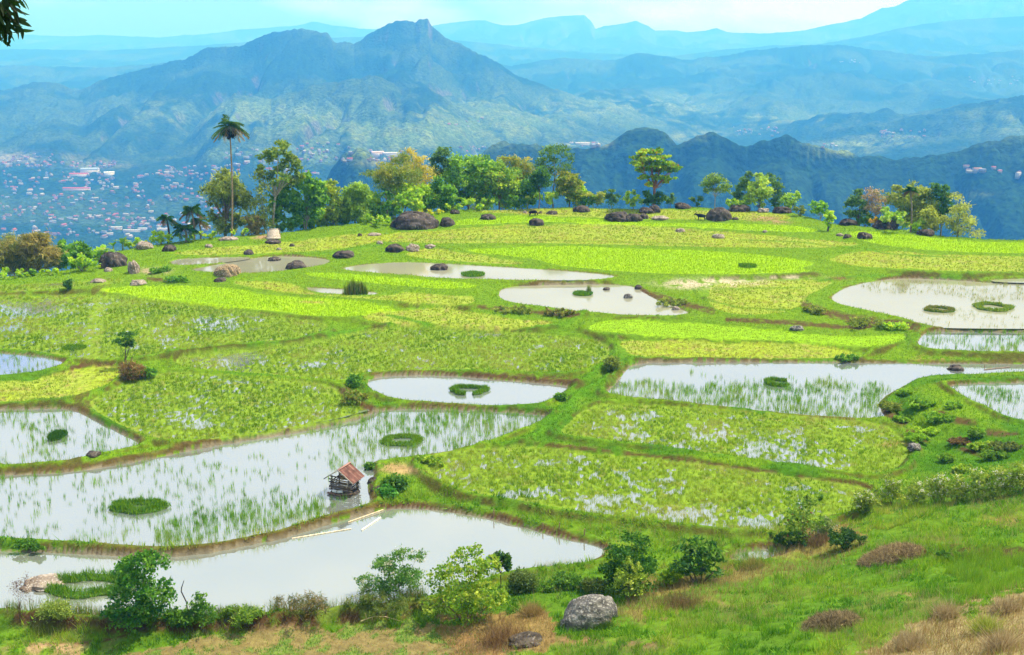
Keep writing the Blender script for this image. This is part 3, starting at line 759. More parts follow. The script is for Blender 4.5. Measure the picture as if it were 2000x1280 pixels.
crop("dry_grass", "dry tan grass and straw on the near slope", D, lambda r, c: .22 + .4 * n1[r, c], .032, .65, [[.20,.12,.05],[.34,.22,.09],[.46,.34,.16],[.22,.28,.03]])
D = m_red * 48.0 * sstep(.36, .58, n2)
crop("seedlings", "low green seedlings on the reddish dry field", D, .16, .06, .7, [[.05,.22,.012],[.10,.30,.012],[.20,.34,.03]])
D = m_red * 40.0
crop("straw_litter", "dry litter on the reddish field", D, .12, .04, 1.4, [[.30,.18,.08],[.44,.32,.16]])
D = m_reed * 75.0 * (.15 + 1.7 * sstep(.35, .6, n2))
crop("bank_reeds", "olive reeds and tall grass along the near pond bank", D, lambda r, c: .45 + .6 * n1[r, c], .035, .3, [[.06,.20,.015],[.14,.28,.015],[.26,.27,.05],[.28,.19,.08]])

# ------------------------------------------------------------------ valley, hills and mountains
ZV = -390.0
FC, FR = 1000, 1150
fs = np.linspace(-.60, .60, FC)
e_near = np.interp(fs * (1 + YO / 190.0) ** -1, E_S, E_Y)
Y0 = e_near + 38
ft = np.linspace(0, 1, FR)
YF = 21000.0
fY = Y0[None] * (YF / Y0[None]) ** ft[:, None]
fX = fY * fs[None]
fPX = 1000 + F * fs / math.cos(TH)
def z_of(py, Y):
    return ZC + Y * np.tan(np.arctan((640 - py) / F) - TH)
hv_ = ZV + 34 * (fbm(fX / 700, fY / 700, 101, 4) - .45) * sstep(1500, 3200, fY) + 230 * sstep(3800, 12000, fY) * np.maximum(0, fbm(fX / 1500, fY / 1100, 111, 5) - .38)
# name, distance, front width, back width, silhouette, roughness
LAYERS = [
 (2000, 420, 420, [(-400,520),(480,500),(560,440),(605,390),(635,335),(660,300),(690,293),(715,300),(738,325),(765,370),(800,400),(860,405),(905,360),(938,305),(960,285),(1000,277),(1050,286),(1100,300),(1140,292),(1180,287),(1205,272),(1230,259),(1260,254),(1290,256),(1312,266),(1330,284),(1345,278),(1370,266),(1400,262),(1430,269),(1455,282),(1475,287),(1500,276),(1550,268),(1580,281),(1620,291),(1700,305),(1760,312),(1830,306),(1900,292),(1960,276),(2020,266),(2400,240)], .9),
 (3800, 1300, 900, [(-400,500),(200,440),(300,330),(380,240),(420,205),(450,184),(520,196),(580,178),(605,167),(650,161),(690,153),(720,147),(745,156),(780,172),(830,172),(860,188),(905,215),(960,250),(1020,290),(1120,360),(1300,440),(2400,600)], 1.0),
 (3900, 700, 900, [(-400,600),(1250,430),(1480,330),(1560,290),(1650,252),(1750,240),(1850,218),(1900,207),(1950,196),(2010,188),(2400,170)], .8),
 (4900, 1500, 1200, [(-400,150),(0,180),(30,170),(60,163),(90,161),(115,168),(135,180),(150,176),(200,156),(300,131),(360,116),(395,96),(420,91),(440,96),(470,93),(490,81),(530,66),(580,58),(620,62),(640,66),(650,82),(690,86),(720,66),(760,46),(790,42),(810,47),(820,40),(836,40),(842,53),(870,73),(900,86),(920,101),(960,120),(1000,142),(1050,163),(1120,188),(1200,210),(1300,240),(1500,300),(2400,400)], 1.0),
 (7600, 1500, 1500, [(-400,110),(0,128),(200,132),(400,120),(600,110),(900,120),(1000,128),(1100,112),(1200,118),(1250,106),(1350,118),(1450,104),(1560,92),(1600,86),(1700,96),(1800,110),(2000,100),(2400,90)], .9),
 (11000, 2200, 2200, [(-400,90),(0,96),(200,100),(400,88),(500,80),(580,70),(650,74),(760,70),(900,80),(1100,100),(1300,110),(1500,90),(1600,88),(1750,58),(1850,40),(2000,30),(2400,10)], .8),
 (16500, 3000, 2500, [(-400,60),(0,66),(100,72),(200,70),(300,73),(400,66),(500,56),(580,51),(612,41),(650,49),(700,56),(760,60),(860,49),(900,43),(950,41),(980,49),(1010,50),(1040,41),(1070,33),(1100,30),(1140,30),(1155,43),(1163,57),(1180,51),(1220,46),(1240,42),(1265,51),(1280,61),(1320,59),(1340,63),(1380,61),(1400,56),(1420,63),(1500,66),(1570,59),(1620,49),(1680,36),(1720,16),(1745,13),(1770,0),(1800,-14),(1850,-6),(1900,-2),(1950,-20),(2400,-40)], .9),
]
hv_ = hv_ + 150 * sstep(2900, 4300, fY) * (1 - sstep(7000, 10000, fY)) * np.maximum(0, fbm(fX / 420, fY / 620, 121, 4) - .42) * 2
fH = hv_.copy()
for k, (D0, wf, wb, sil, rough) in enumerate(LAYERS):
    s = np.array(sil, float)
    jag = (fbm(fPX / 46, fPX * 0 + k, 300 + k, 4) - .5) * 16 * rough + (fbm(fPX / 9, fPX * 0 + k, 320 + k, 2) - .5) * 4 * rough
    zr = z_of(np.interp(fPX, s[:, 0], s[:, 1]) + jag * (.25 if D0 < 2500 else .55 if D0 < 8000 else .35), D0)[None]
    warp = (fbm(fX / (wf * .45), fY / (wf * .8), 130 + k, 4) - .5)
    u = (fY - D0)
    un = np.where(u < 0, -u / wf, u / wb)
    un = un * (1 + .9 * warp * sstep(.08, .5, un)) 
    prof = np.clip(1.06 * np.exp(-1.15 * un ** 1.35), 0, 1)
    cl = sstep(.35, .65, fbm(fX / (wf * .5), fY / (wf * .7), 340 + k, 3))
    prof = prof * (1 - .20 * cl * rough * sstep(.02, .07, un) * (1 - .6 * sstep(.25, .8, un)))
    prof = np.where(un < .015, 1, prof)
    base = np.minimum(hv_, zr)
    rel = np.maximum(zr - base, 0)
    gul = np.clip(np.abs(fbm(fX / (wf * .17) + warp * 1.5, fY / (wf * .5), 160 + k, 4) - .5) * 4, 0, 1)
    h = base + rel * prof * (1 - .42 * rough * (1 - gul) ** 2 * sstep(.02, .35, un))
    fH = np.maximum(fH, np.where(rel > 1, h, -1e4))
# canopy relief and scarps
can = fbm(fX / 22, fY / 30, 201, 3)
fH += (can - .5) * 16 * sstep(300, 900, fY) * (1 - .6 * sstep(5000, 11000, fY))
flat = 1 - sstep(6, 40, fH - (ZV + 6))
fH = np.where((fY > 1500) & (fY < 3800), fH - flat * (can - .5) * 10, fH)
es = np.interp(fs * (1 + YO / 190.0) ** -1, E_S, E_Z)[None]
slope_z = es - 4 - .74 * (fY - e_near[None])
fH = np.where(fY < 900, np.maximum(fH, slope_z), fH)
fH = np.where(fY < 700, np.minimum(fH, slope_z + 1), fH)
fPXg, fPYg = project(fX, fY, fH)
fn1 = fbm(fX / 260, fY / 260, 211, 4); fn2 = fbm(fX / 45, fY / 60, 212, 3); fn3 = fbm(fX / 1200, fY / 1200, 213, 3)
FCOL = np.zeros(fH.shape + (3,)) + np.array([.013, .040, .014])
def fpaint(m, c, a=1.0):
    global FCOL
    m = (np.clip(m, 0, 1) * a)[..., None]; FCOL = FCOL * (1 - m) + np.asarray(c) * m
fpaint(sstep(.45, .7, fn1) * sstep(1500, 3000, fY), [.05, .09, .022], .8)
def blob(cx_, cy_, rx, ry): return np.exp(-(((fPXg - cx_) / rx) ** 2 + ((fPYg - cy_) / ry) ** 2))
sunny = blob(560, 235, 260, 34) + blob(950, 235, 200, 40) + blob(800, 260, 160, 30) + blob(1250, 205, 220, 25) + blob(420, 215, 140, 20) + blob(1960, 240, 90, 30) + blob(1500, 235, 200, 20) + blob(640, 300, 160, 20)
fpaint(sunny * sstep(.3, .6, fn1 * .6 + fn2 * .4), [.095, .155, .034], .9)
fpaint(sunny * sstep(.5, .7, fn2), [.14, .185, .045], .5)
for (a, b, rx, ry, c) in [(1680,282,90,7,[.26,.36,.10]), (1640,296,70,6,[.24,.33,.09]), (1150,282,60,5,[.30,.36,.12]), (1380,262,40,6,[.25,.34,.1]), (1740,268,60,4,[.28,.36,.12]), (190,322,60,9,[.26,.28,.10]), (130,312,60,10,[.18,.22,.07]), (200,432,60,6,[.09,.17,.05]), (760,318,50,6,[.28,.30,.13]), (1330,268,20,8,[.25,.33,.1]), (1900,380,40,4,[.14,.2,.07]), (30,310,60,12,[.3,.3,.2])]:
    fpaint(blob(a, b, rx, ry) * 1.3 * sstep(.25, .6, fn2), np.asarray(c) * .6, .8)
fsl = np.hypot(np.gradient(fH, axis=0) / np.gradient(fY, axis=0), np.gradient(fH, axis=1) / np.gradient(fX, axis=1))
fpaint(sstep(1.1, 1.8, fsl) * sstep(.45, .6, fn2) * (fY > 2600), [.12, .11, .11], .7)
FCOL *= (.6 + .8 * can)[..., None]
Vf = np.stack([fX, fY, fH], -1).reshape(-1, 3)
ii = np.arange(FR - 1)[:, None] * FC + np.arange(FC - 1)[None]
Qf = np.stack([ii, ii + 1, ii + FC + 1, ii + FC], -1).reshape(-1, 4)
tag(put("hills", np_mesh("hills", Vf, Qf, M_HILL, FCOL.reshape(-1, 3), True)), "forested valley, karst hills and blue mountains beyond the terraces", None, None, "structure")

def far_hit(px, py):
    d = ray(px, py); s = d[0] / d[1]
    c = int(np.clip(np.searchsorted(fs, s), 0, FC - 1))
    zr = ZC + d[2] / d[1] * fY[:, c]
    u = np.nonzero((zr <= fH[:, c]) & (fY[:, c] > 900))[0]
    if not len(u): return None
    i = u[0]
    return np.array([s * fY[i, c], fY[i, c], fH[i, c]])

# ------------------------------------------------------------------ haze: the air over the valley
def haze_box():
    m, t = new_mat("haze_air")
    o = N(t, "ShaderNodeOutputMaterial"); v = N(t, "ShaderNodeVolumePrincipled")
    v.inputs["Color"].default_value = HAZE_COLOR
    v.inputs["Density"].default_value = HAZE_DENSITY
    v.inputs["Anisotropy"].default_value = 0.0
    v.inputs["Absorption Color"].default_value = (1, 1, 1, 1)
    t.links.new(v.outputs["Volume"], o.inputs["Volume"])
    x0, x1, y0, y1, z0, z1 = -14000, 14000, -200, 21500, float(fH.min()) - 2, max(float(fH.max()), 60) + 20
    v_ = [(x, y, z) for x in (x0, x1) for y in (y0, y1) for z in (z0, z1)]
    me = np_mesh("haze", v_, np.array([[0, 1, 3, 2], [4, 6, 7, 5], [0, 4, 5, 1], [2, 3, 7, 6], [0, 2, 6, 4], [1, 5, 7, 3]]), m)
    tag(put("haze", me), "blue humid haze filling the valley air", None, None, "stuff")
haze_box()

# ------------------------------------------------------------------ trees and bushes
DARK = [(.018,.06,.012),(.04,.11,.016),(.07,.16,.02)]
MID = [(.035,.11,.012),(.075,.19,.016),(.14,.27,.025)]
OLIVE = [(.06,.10,.018),(.12,.17,.03),(.20,.25,.05)]
LIME = [(.09,.21,.012),(.19,.33,.018),(.32,.43,.04)]
GOLD = [(.07,.13,.022),(.125,.18,.028),(.195,.21,.04)]
GREY = [(.16,.13,.10),(.26,.20,.16),(.12,.14,.05)]
BLUEG = [(.03,.085,.025),(.06,.13,.035),(.10,.19,.05)]
TRUNK = (.22,.17,.12); PALET = (.42,.36,.28); REDT = (.28,.13,.07)

def spot(bx, by, push=0.0):
    P = hit(bx, by)
    if push:
        k = (P[1] + push) / P[1]
        P = np.array([P[0] * k, P[1] + push, 0])
        P[2] = float(gz(P[0], P[1]))
    return P

def ell(cx_, cy_, rx, ry, n, seed, lo=.30, hi=.5):
    r = np.random.default_rng(seed); out = []
    if ry < 22 and lo < .5 and cy_ > 560: n *= 2; lo, hi = .5, .85
    m_ = min(rx, ry)
    for i in range(n):
        a = 2.399 * i + r.uniform(0, .8); q = math.sqrt((i + .5) / n)
        k = r.uniform(lo, hi) * m_
        x, y = cx_ + math.cos(a) * q * (rx - k * .8), cy_ + math.sin(a) * q * (ry - k * .8)
        out.append((x, y, k * r.uniform(1, 1.35), k))
    return out

SEED = [100]
def tree(name, label, cat, bx, by, lobes, cols, group=None, push=0.0, leaf=(.6, .32), dens=26, clump=.30, trunk=.16, tcol=TRUNK, fork=None, droop=0.0, depth=.7, parts=("trunk", "crown"), stems=1, top_cols=None, extra=None, bare=0.0):
    SEED[0] += 1
    rng = np.random.default_rng(SEED[0])
    P = spot(bx, by, push); Y = P[1]
    L = np.array(lobes, float)
    C = at_y(L[:, 0], L[:, 1], Y); mpp = depth_of(P) / F
    rx = L[:, 2] * mpp; rz = L[:, 3] * mpp
    half = (C[:, 0].max() - C[:, 0].min()) / 2 + rx.mean()
    off = rng.uniform(-1, 1, len(L)) * np.maximum(0, half - rx) * depth
    C[:, 1] += off
    root = empty(name, P, label, cat, group)
    # trunk and limbs
    tb = MB()
    zb = C[:, 2].min(); zt = C[:, 2].max()
    if fork is None: fz = zb * .75 + (P[2]) * .25 if zb > P[2] + 1 else P[2] + .3 * max(.5, zt - P[2])
    else: fz = at_y(bx, fork, Y)[2]
    top = np.array([C[:, 0].mean() * .35 + P[0] * .65, Y, max(fz, P[2] + .15)])
    base = P - np.array([0, 0, .25])
    for k in range(stems):
        b0 = base + (rng.normal(0, .25, 3) * [1, 1, 0] * (stems > 1)) * trunk * 6
        t0 = top + (rng.normal(0, 1, 3) * [1, 1, .2] * (stems > 1)) * half * .25
        midp = (b0 + t0) / 2 + rng.normal(0, .10, 3) * [1, 1, 0] * np.linalg.norm(t0 - b0) * .35
        tb.tube([b0, b0 * .7 + midp * .3, midp, t0], [trunk * 1.35, trunk * 1.05, trunk * .92, trunk * .75], tcol, 8)
    for i in range(len(L)):
        if rng.uniform() < .15 and len(L) > 10: continue
        mp_ = top * .5 + C[i] * .5 + rng.normal(0, .12, 3) * half * .5 + [0, 0, .05 * half]
        r0 = trunk * rng.uniform(.35, .55)
        tb.tube([top - [0, 0, .1], mp_, C[i] + [0, 0, rz[i] * .2]], [r0, r0 * .6, r0 * .22], tcol, 5, False)
    tb.build(parts[0], M_BARK, root, True, offset=P)
    # leaves
    lb = MB()
    cols = np.asarray(cols, float)
    for i in range(len(L)):
        nC = max(5, int(6 + 4.5 * math.sqrt(rx[i] * rz[i]) / leaf[0] * .8))
        d = rng.normal(size=(nC, 3)); d[:, 2] += .35
        d /= np.linalg.norm(d, axis=1)[:, None]
        rr = rng.uniform(.45, 1.0, nC)[:, None]
        cc = C[i] + d * rr * [rx[i], rx[i], rz[i]]
        nL = max(8, int((2.0 if Y > 150 else 1.55) * dens * rx[i] * rz[i] * 3.1 / (leaf[0] * leaf[1] * 5.2) / nC * (1 - bare)))
        cen = np.repeat(cc, nL, axis=0); n = len(cen)
        g_ = .76 * rng.normal(size=(n, 3)) * [clump * rx[i], clump * rx[i], clump * rz[i] * .8]
        pos = cen + g_
        out = pos - C[i]; out /= np.linalg.norm(out, axis=1)[:, None] + 1e-6
        D = rng.normal(size=(n, 3)) * .8 + out * .7
        D[:, 2] -= droop
        D /= np.linalg.norm(D, axis=1)[:, None]
        tone = np.repeat(np.clip(rng.normal(.5, .30, nC), 0, .999), nL) + rng.normal(0, .13, n)
        x = np.clip(tone, 0, .999) * (len(cols) - 1); q = x.astype(int); f = (x - q)[:, None]
        col = (cols[q] * (1 - f) + cols[np.minimum(q + 1, len(cols) - 1)] * f) * (np.array([2.5, 2.25, 1.7]) if P[1] > 125 else np.array([2.1, 1.95, 1.5]) if P[1] > 92 else np.array([1.6, 1.5, 1.4])) * rng.uniform(.7, 1.3, n)[:, None]
        if top_cols is not None:
            sel = rng.uniform(size=n) < top_cols[1] * (tone > .45)
            col[sel] = np.asarray(top_cols[0]) * rng.uniform(.8, 1.2, sel.sum())[:, None]
        sc = rng.uniform(.65, 1.25, n)
        leaves(lb, pos, D, 1.12 * leaf[0] * sc, 1.2 * leaf[1] * sc, col, rng, .18)
    o = lb.build(parts[1], M_LEAF, root, offset=P)
    if extra: extra(root, P, C, rx, rz, rng)
    return root

def blossoms(color, n, size, name="blossom"):
    def fn(root, P, C, rx, rz, rng):
        b = MB()
        for _ in range(n):
            i = rng.integers(len(C)); d = rng.normal(size=3); d[2] = abs(d[2]) * 1.2; d[1] -= .4; d /= np.linalg.norm(d)
            c = C[i] + d * [rx[i], rx[i], rz[i]] * rng.uniform(.9, 1.1)
            k = 9
            pos = c + rng.normal(size=(k, 3)) * size * .7
            D = rng.normal(size=(k, 3)); D /= np.linalg.norm(D, axis=1)[:, None]
            leaves(b, pos, D, size, size * .8, np.tile(color, (k, 1)) * rng.uniform(.8, 1.1, (k, 1)), rng)
        b.build(name, M_LEAF, root, offset=P)
    return fn

TG = "trees along the plateau rim"; BG = "bushes along the plateau rim"
# --- left end of the rim
tree("bamboo_clump", "golden bamboo clump at the frame edge beside the far left pond paddies", "bamboo", 28, 540, ell(30, 497, 52, 42, 12, 1), [(.08,.12,.03),(.15,.17,.045),(.23,.22,.07)], BG, 4, (.7,.12), 24, droop=.5, clump=.36, trunk=.08, tcol=(.3,.26,.1), parts=("stem","foliage"), stems=4)
tree("bamboo_clump", "taller brownish gold bamboo clump between the golden one and green trees", "bamboo", 76, 540, ell(74, 497, 38, 42, 10, 2) + [(66,462,14,9),(78,464,10,8)], [(.08,.10,.03),(.15,.15,.045),(.24,.21,.07)], BG, 5, (.7,.12), 24, droop=.5, clump=.36, trunk=.08, tcol=(.3,.26,.1), parts=("stem","foliage"), stems=4)
tree("tree", "green layered tree next to the bamboo on the left rim", "tree", 112, 532, ell(115, 500, 28, 30, 9, 3), MID, TG, 4, (.5,.28), 24, trunk=.14)
tree("tree", "green rounded tree standing left of the big grey boulder's bush", "tree", 152, 528, ell(150, 500, 34, 30, 10, 4), MID, TG, 6, (.5,.28), 24, trunk=.14)
tree("bush", "bright green dense bush touching the big grey boulder on the left rim", "bush", 168, 530, ell(166, 514, 34, 18, 8, 5), LIME, BG, 0, (.4,.24), 26, trunk=.07, parts=("stem","foliage"), stems=3)
tree("bush", "low pale green shrub below the bamboo clumps", "bush", 30, 542, ell(28, 533, 34, 11, 6, 6), LIME, BG, 0, (.4,.25), 26, trunk=.05, parts=("stem","foliage"), stems=3)
tree("bush", "small dark green shrub on the grass below the brown bamboo", "bush", 62, 540, ell(62, 533, 13, 8, 4, 7), MID, BG, 0, (.35,.2), 26, trunk=.05, parts=("stem","foliage"), stems=2)
tree("bush", "low light green shrub spreading under the layered green tree", "bush", 105, 538, ell(103, 531, 22, 9, 5, 8), LIME, BG, 0, (.35,.2), 26, trunk=.05, parts=("stem","foliage"), stems=2)
tree("bush", "lone small dark round shrub on the bund of the far left paddies", "bush", 133, 566, ell(133, 555, 9, 11, 5, 9, .5, .7), DARK, None, 0, (.3,.2), 30, trunk=.05, parts=("stem","foliage"))
tree("bush", "leafy bright bush beside the banana plant on the rim", "bush", 262, 486, ell(258, 475, 26, 12, 6, 10), LIME, BG, 1, (.4,.24), 26, trunk=.05, parts=("stem","foliage"), stems=3)
tree("bush", "wide yellow green bush left of the fan palms on the rim", "bush", 312, 478, ell(312, 463, 26, 15, 7, 11), LIME, BG, 1, (.4,.2), 26, trunk=.05, parts=("stem","foliage"), stems=3)
tree("bush", "pale green shrub at the foot of the fan palm cluster", "bush", 370, 472, ell(370, 461, 22, 9, 5, 12), LIME, BG, 0, (.4,.22), 26, trunk=.05, parts=("stem","foliage"), stems=3)
tree("bush", "rounded light green shrub at the foot of the tall palm", "bush", 412, 466, ell(412, 457, 24, 9, 5, 13), LIME, BG, 0, (.4,.22), 26, trunk=.05, parts=("stem","foliage"), stems=3)
tree("bush", "low yellowish shrub right of the tall palm trunk", "bush", 478, 460, ell(470, 453, 26, 8, 5, 14), LIME, BG, 0, (.4,.22), 26, trunk=.05, parts=("stem","foliage"), stems=3)
# --- lower growth filling the rim behind
for (x, y, rx, ry, push, cols, lb) in [(585,452,36,18,6,MID,"leafy bush behind the sparse tall tree's pale stems"), (625,448,30,24,7,LIME,"sunlit bush between the dense dark tree and the domed yellow one"), (668,444,26,30,8,MID,"green bush behind the domed yellow green tree"), (725,438,32,34,9,LIME,"sunlit tall bush at the left of the orange bamboo"), (755,434,36,24,3,MID,"green bush low in front of the orange bamboo"), (830,424,34,34,7,LIME,"sunlit leafy bush between bamboo and the dark narrow tree"), (880,416,36,30,10,MID,"green bush behind the bright bush at the grove's left foot"), (945,412,40,36,12,LIME,"yellow green tall bush deep in the middle of the grove"), (1000,408,38,34,7,LIME,"sunlit bush under the orange tipped bamboo"), (1030,407,26,28,5,MID,"green bush left of the small very dark tree"), (1130,404,24,22,6,LIME,"pale bush right of the round topped yellowish tree"), (1150,404,22,14,4,MID,"low green bush between the round topped tree and the olive bush"), (450,462,36,24,8,OLIVE,"dull olive bush at the foot of the broad drooping tree"), (200,516,26,18,5,LIME,"bright shrub under the lower banana plant"), (1455,408,30,14,4,LIME,"bright shrub under the dark leaning tree on the crest"), (1690,442,30,14,4,MID,"green shrub at the foot of the half bare tree"), (1800,460,34,16,4,LIME,"sunlit shrub under the olive domed tree")]:
    tree("bush", lb, "bush", x, y, ell(x, y - ry * .9, rx, ry, 8, int(x)), cols, BG, push, (.5,.28), 26, trunk=.06, parts=("stem","foliage"), stems=3)
# --- around the tall palm
tree("tree", "broad drooping olive green tree behind the tall palm", "tree", 440, 458, ell(430, 372, 36, 42, 10, 20) + ell(462, 385, 36, 44, 9, 21) + ell(430, 430, 34, 26, 6, 22), OLIVE, TG, 6, (.75,.2), 17, clump=.34, droop=.7, trunk=.28, fork=430)
tree("tree", "thin sapling with wispy leaves between the palm and the tall sparse tree", "tree", 516, 462, [(505,345,14,12),(515,370,16,14),(508,395,18,14),(520,415,14,12),(500,430,22,14),(516,440,20,12)], OLIVE, TG, 3, (.5,.2), 11, clump=.42, trunk=.08, fork=400)
tree("tree", "tall sparse tree with clumped crown and bare pale limbs above the palm's neighbours", "tree", 534, 458, [(545,285,15,9),(557,296,10,9),(530,296,14,9),(518,310,15,10),(545,300,9,7),(568,312,13,12),(555,322,13,10),(578,330,14,12),(512,330,9,12),(511,342,8,8),(545,332,14,10),(530,340,12,9),(560,345,14,9),(580,348,12,12),(565,362,12,10),(540,352,8,6),(590,340,8,8)], [(.03,.08,.014),(.075,.14,.018),(.15,.21,.03)], TG, 4, (.55,.26), 21, clump=.33, trunk=.24, tcol=PALET, fork=385)
tree("tree", "glossy dark leafy tree below the sparse tall one with a visible brown trunk", "tree", 536, 455, ell(550, 385, 28, 34, 9, 23) + ell(540, 420, 22, 24, 5, 24), MID, TG, 5, (.6,.34), 22, trunk=.2, fork=430)
tree("tree", "dense rounded dark green tree with pale forked stems behind the white heap", "tree", 598, 450, ell(602, 362, 30, 28, 9, 25) + ell(612, 400, 32, 34, 8, 26) + ell(580, 400, 26, 30, 6, 27), MID, TG, 3, (.6,.36), 22, trunk=.13, tcol=PALET, fork=432, stems=2)
tree("bush", "thick green undergrowth bush between the sparse tree and pale stems", "bush", 570, 455, ell(565, 436, 30, 20, 7, 28), MID, BG, 3, (.5,.3), 24, trunk=.05, parts=("stem","foliage"), stems=3)
tree("bush", "brown and green scrub right of the palm under the olive tree", "bush", 500, 462, ell(495, 440, 24, 24, 7, 29), [(.10,.10,.03),(.2,.17,.06),(.14,.2,.03)], BG, 2, (.5,.16), 15, trunk=.05, parts=("stem","foliage"), stems=4)
tree("tree", "small yellow green tree with domed top right of the dense dark one", "tree", 650, 447, [(645,362,16,9),(640,372,14,10),(655,375,14,10)] + ell(652, 410, 28, 36, 8, 31), [(.07,.14,.015),(.15,.23,.025),(.26,.32,.04)], TG, 5, (.5,.28), 22, trunk=.1)
tree("tree", "light green fine leaved tree left of the largest boulder", "tree", 695, 442, ell(692, 392, 36, 44, 12, 32) + ell(700, 425, 34, 16, 5, 33), [(.08,.16,.02),(.15,.26,.035),(.24,.35,.06)], TG, 4, (.45,.22), 22, trunk=.1)
tree("bush", "yellow green shrubs mass left of the largest boulder's foot", "bush", 735, 440, ell(735, 428, 28, 12, 6, 34), LIME, BG, 0, (.45,.22), 26, trunk=.05, parts=("stem","foliage"), stems=4)
# --- bamboo and trees behind the largest boulder
tree("bamboo_clump", "tall orange gold bamboo clump left of the dense green grove", "bamboo", 770, 430, [(755,330,16,16),(748,342,16,10),(725,340,16,6),(740,352,18,12),(770,325,18,16),(790,318,14,14),(780,345,24,18),(760,365,26,18),(800,340,20,20)], GOLD, BG, 6, (.8,.14), 19, clump=.40, droop=.35, trunk=.07, tcol=(.35,.28,.10), parts=("stem","foliage"), stems=5)
tree("bamboo_clump", "feathery yellow olive bamboo with thin tips rising over the grove", "bamboo", 815, 422, [(800,300,10,10),(812,310,10,10),(822,322,14,14),(806,330,16,14),(830,340,18,16),(815,355,22,18)], [(.16,.19,.03),(.27,.26,.04),(.36,.30,.05)], BG, 8, (.7,.13), 13, clump=.46, droop=.3, trunk=.06, tcol=(.32,.30,.12), parts=("stem","foliage"), stems=5)
tree("tree", "dark narrow tree poking above the grove beside the feathery bamboo", "tree", 860, 412, [(866,293,12,7),(858,303,12,8),(850,315,11,10),(872,300,9,6),(862,318,13,10),(848,330,10,10),(872,325,12,10),(855,340,14,10)], BLUEG, TG, 9, (.5,.25), 26, trunk=.2, fork=370)
tree("tree", "leafy yellow green tree in front of the bamboo behind the largest boulder", "tree", 790, 430, ell(795, 385, 42, 30, 10, 36), LIME, TG, 3, (.5,.28), 24, trunk=.1)
tree("tree", "large wide green tree dominating the middle of the grove", "tree", 915, 411, ell(915, 335, 62, 36, 15, 37) + ell(905, 372, 58, 30, 9, 38), [(.045,.13,.016),(.10,.22,.022),(.19,.32,.04)], TG, 8, (.55,.32), 21, clump=.28, trunk=.24)
tree("tree", "mid green bushy tree low at the centre left of the grove", "tree", 862, 418, ell(858, 380, 36, 34, 9, 39), MID, TG, 4, (.55,.3), 22, trunk=.13)
tree("bamboo_clump", "orange tipped bamboo clump at the right top of the grove", "bamboo", 1000, 404, [(985,318,18,10),(1003,315,16,9),(1020,320,18,10),(1035,328,12,10),(995,335,22,14),(1020,342,22,14),(1005,360,26,16)], [(.08,.15,.022),(.14,.19,.028),(.24,.22,.035)], BG, 9, (.7,.14), 17, clump=.40, droop=.3, trunk=.07, tcol=(.33,.28,.10), parts=("stem","foliage"), stems=5)
tree("tree", "green tree with reddish young leaves on the right side of the grove", "tree", 975, 407, ell(975, 355, 42, 40, 11, 41), [(.06,.14,.015),(.13,.24,.025),(.24,.33,.04)], TG, 5, (.5,.28), 22, trunk=.16, top_cols=((.35,.14,.04), .05))
tree("bush", "light green shrubs along the grove's foot behind the bright rice", "bush", 935, 412, ell(930, 398, 46, 13, 8, 42), LIME, BG, 1, (.45,.26), 26, trunk=.05, parts=("stem","foliage"), stems=4)
tree("bush", "dark green understory bush at the foot of the grove's centre", "bush", 985, 406, ell(985, 392, 34, 14, 6, 43), MID, BG, 2, (.45,.26), 26, trunk=.05, parts=("stem","foliage"), stems=3)
tree("bush", "yellow green weeds growing over the top of the largest boulder's back", "bush", 845, 422, ell(835, 416, 34, 10, 6, 44), [(.16,.24,.015),(.3,.34,.02),(.42,.40,.03)], BG, 1, (.4,.2), 26, trunk=.04, parts=("stem","foliage"), stems=3)
tree("bush", "bright green low bush beside the grove's left foot and round boulder", "bush", 890, 415, ell(888, 405, 22, 9, 5, 45), LIME, BG, 0, (.4,.24), 26, trunk=.04, parts=("stem","foliage"), stems=3)
tree("tree", "small very dark tree with thin bare trunk in front of the airy tall one", "tree", 1052, 405, [(1053,335,14,9),(1048,345,16,9),(1062,345,13,9),(1043,355,10,9),(1056,356,17,9),(1068,358,8,8),(1050,366,11,5)], DARK, TG, 0, (.5,.32), 26, trunk=.09, fork=372)
tree("tree", "tall airy grey green tree with open crown right of the grove", "tree", 1084, 402, [(1085,290,20,8),(1070,300,14,9),(1100,297,15,9),(1112,310,11,9),(1060,315,12,10),(1082,315,14,9),(1105,325,13,8),(1092,335,15,8),(1072,332,13,9),(1052,325,8,8)], BLUEG, TG, 5, (.5,.22), 14, clump=.38, trunk=.15, fork=345, tcol=(.3,.24,.18))
tree("tree", "round topped yellowish tree beside the airy tall tree", "tree", 1112, 402, [(1105,345,20,10)] + ell(1113, 368, 32, 30, 9, 47), [(.05,.11,.015),(.12,.18,.02),(.27,.27,.03)], TG, 4, (.5,.26), 23, trunk=.14)
tree("bush", "light green leafy bushes under the small dark tree", "bush", 1068, 405, ell(1066, 386, 28, 16, 6, 48), LIME, BG, 2, (.4,.26), 24, trunk=.04, parts=("stem","foliage"), stems=3)
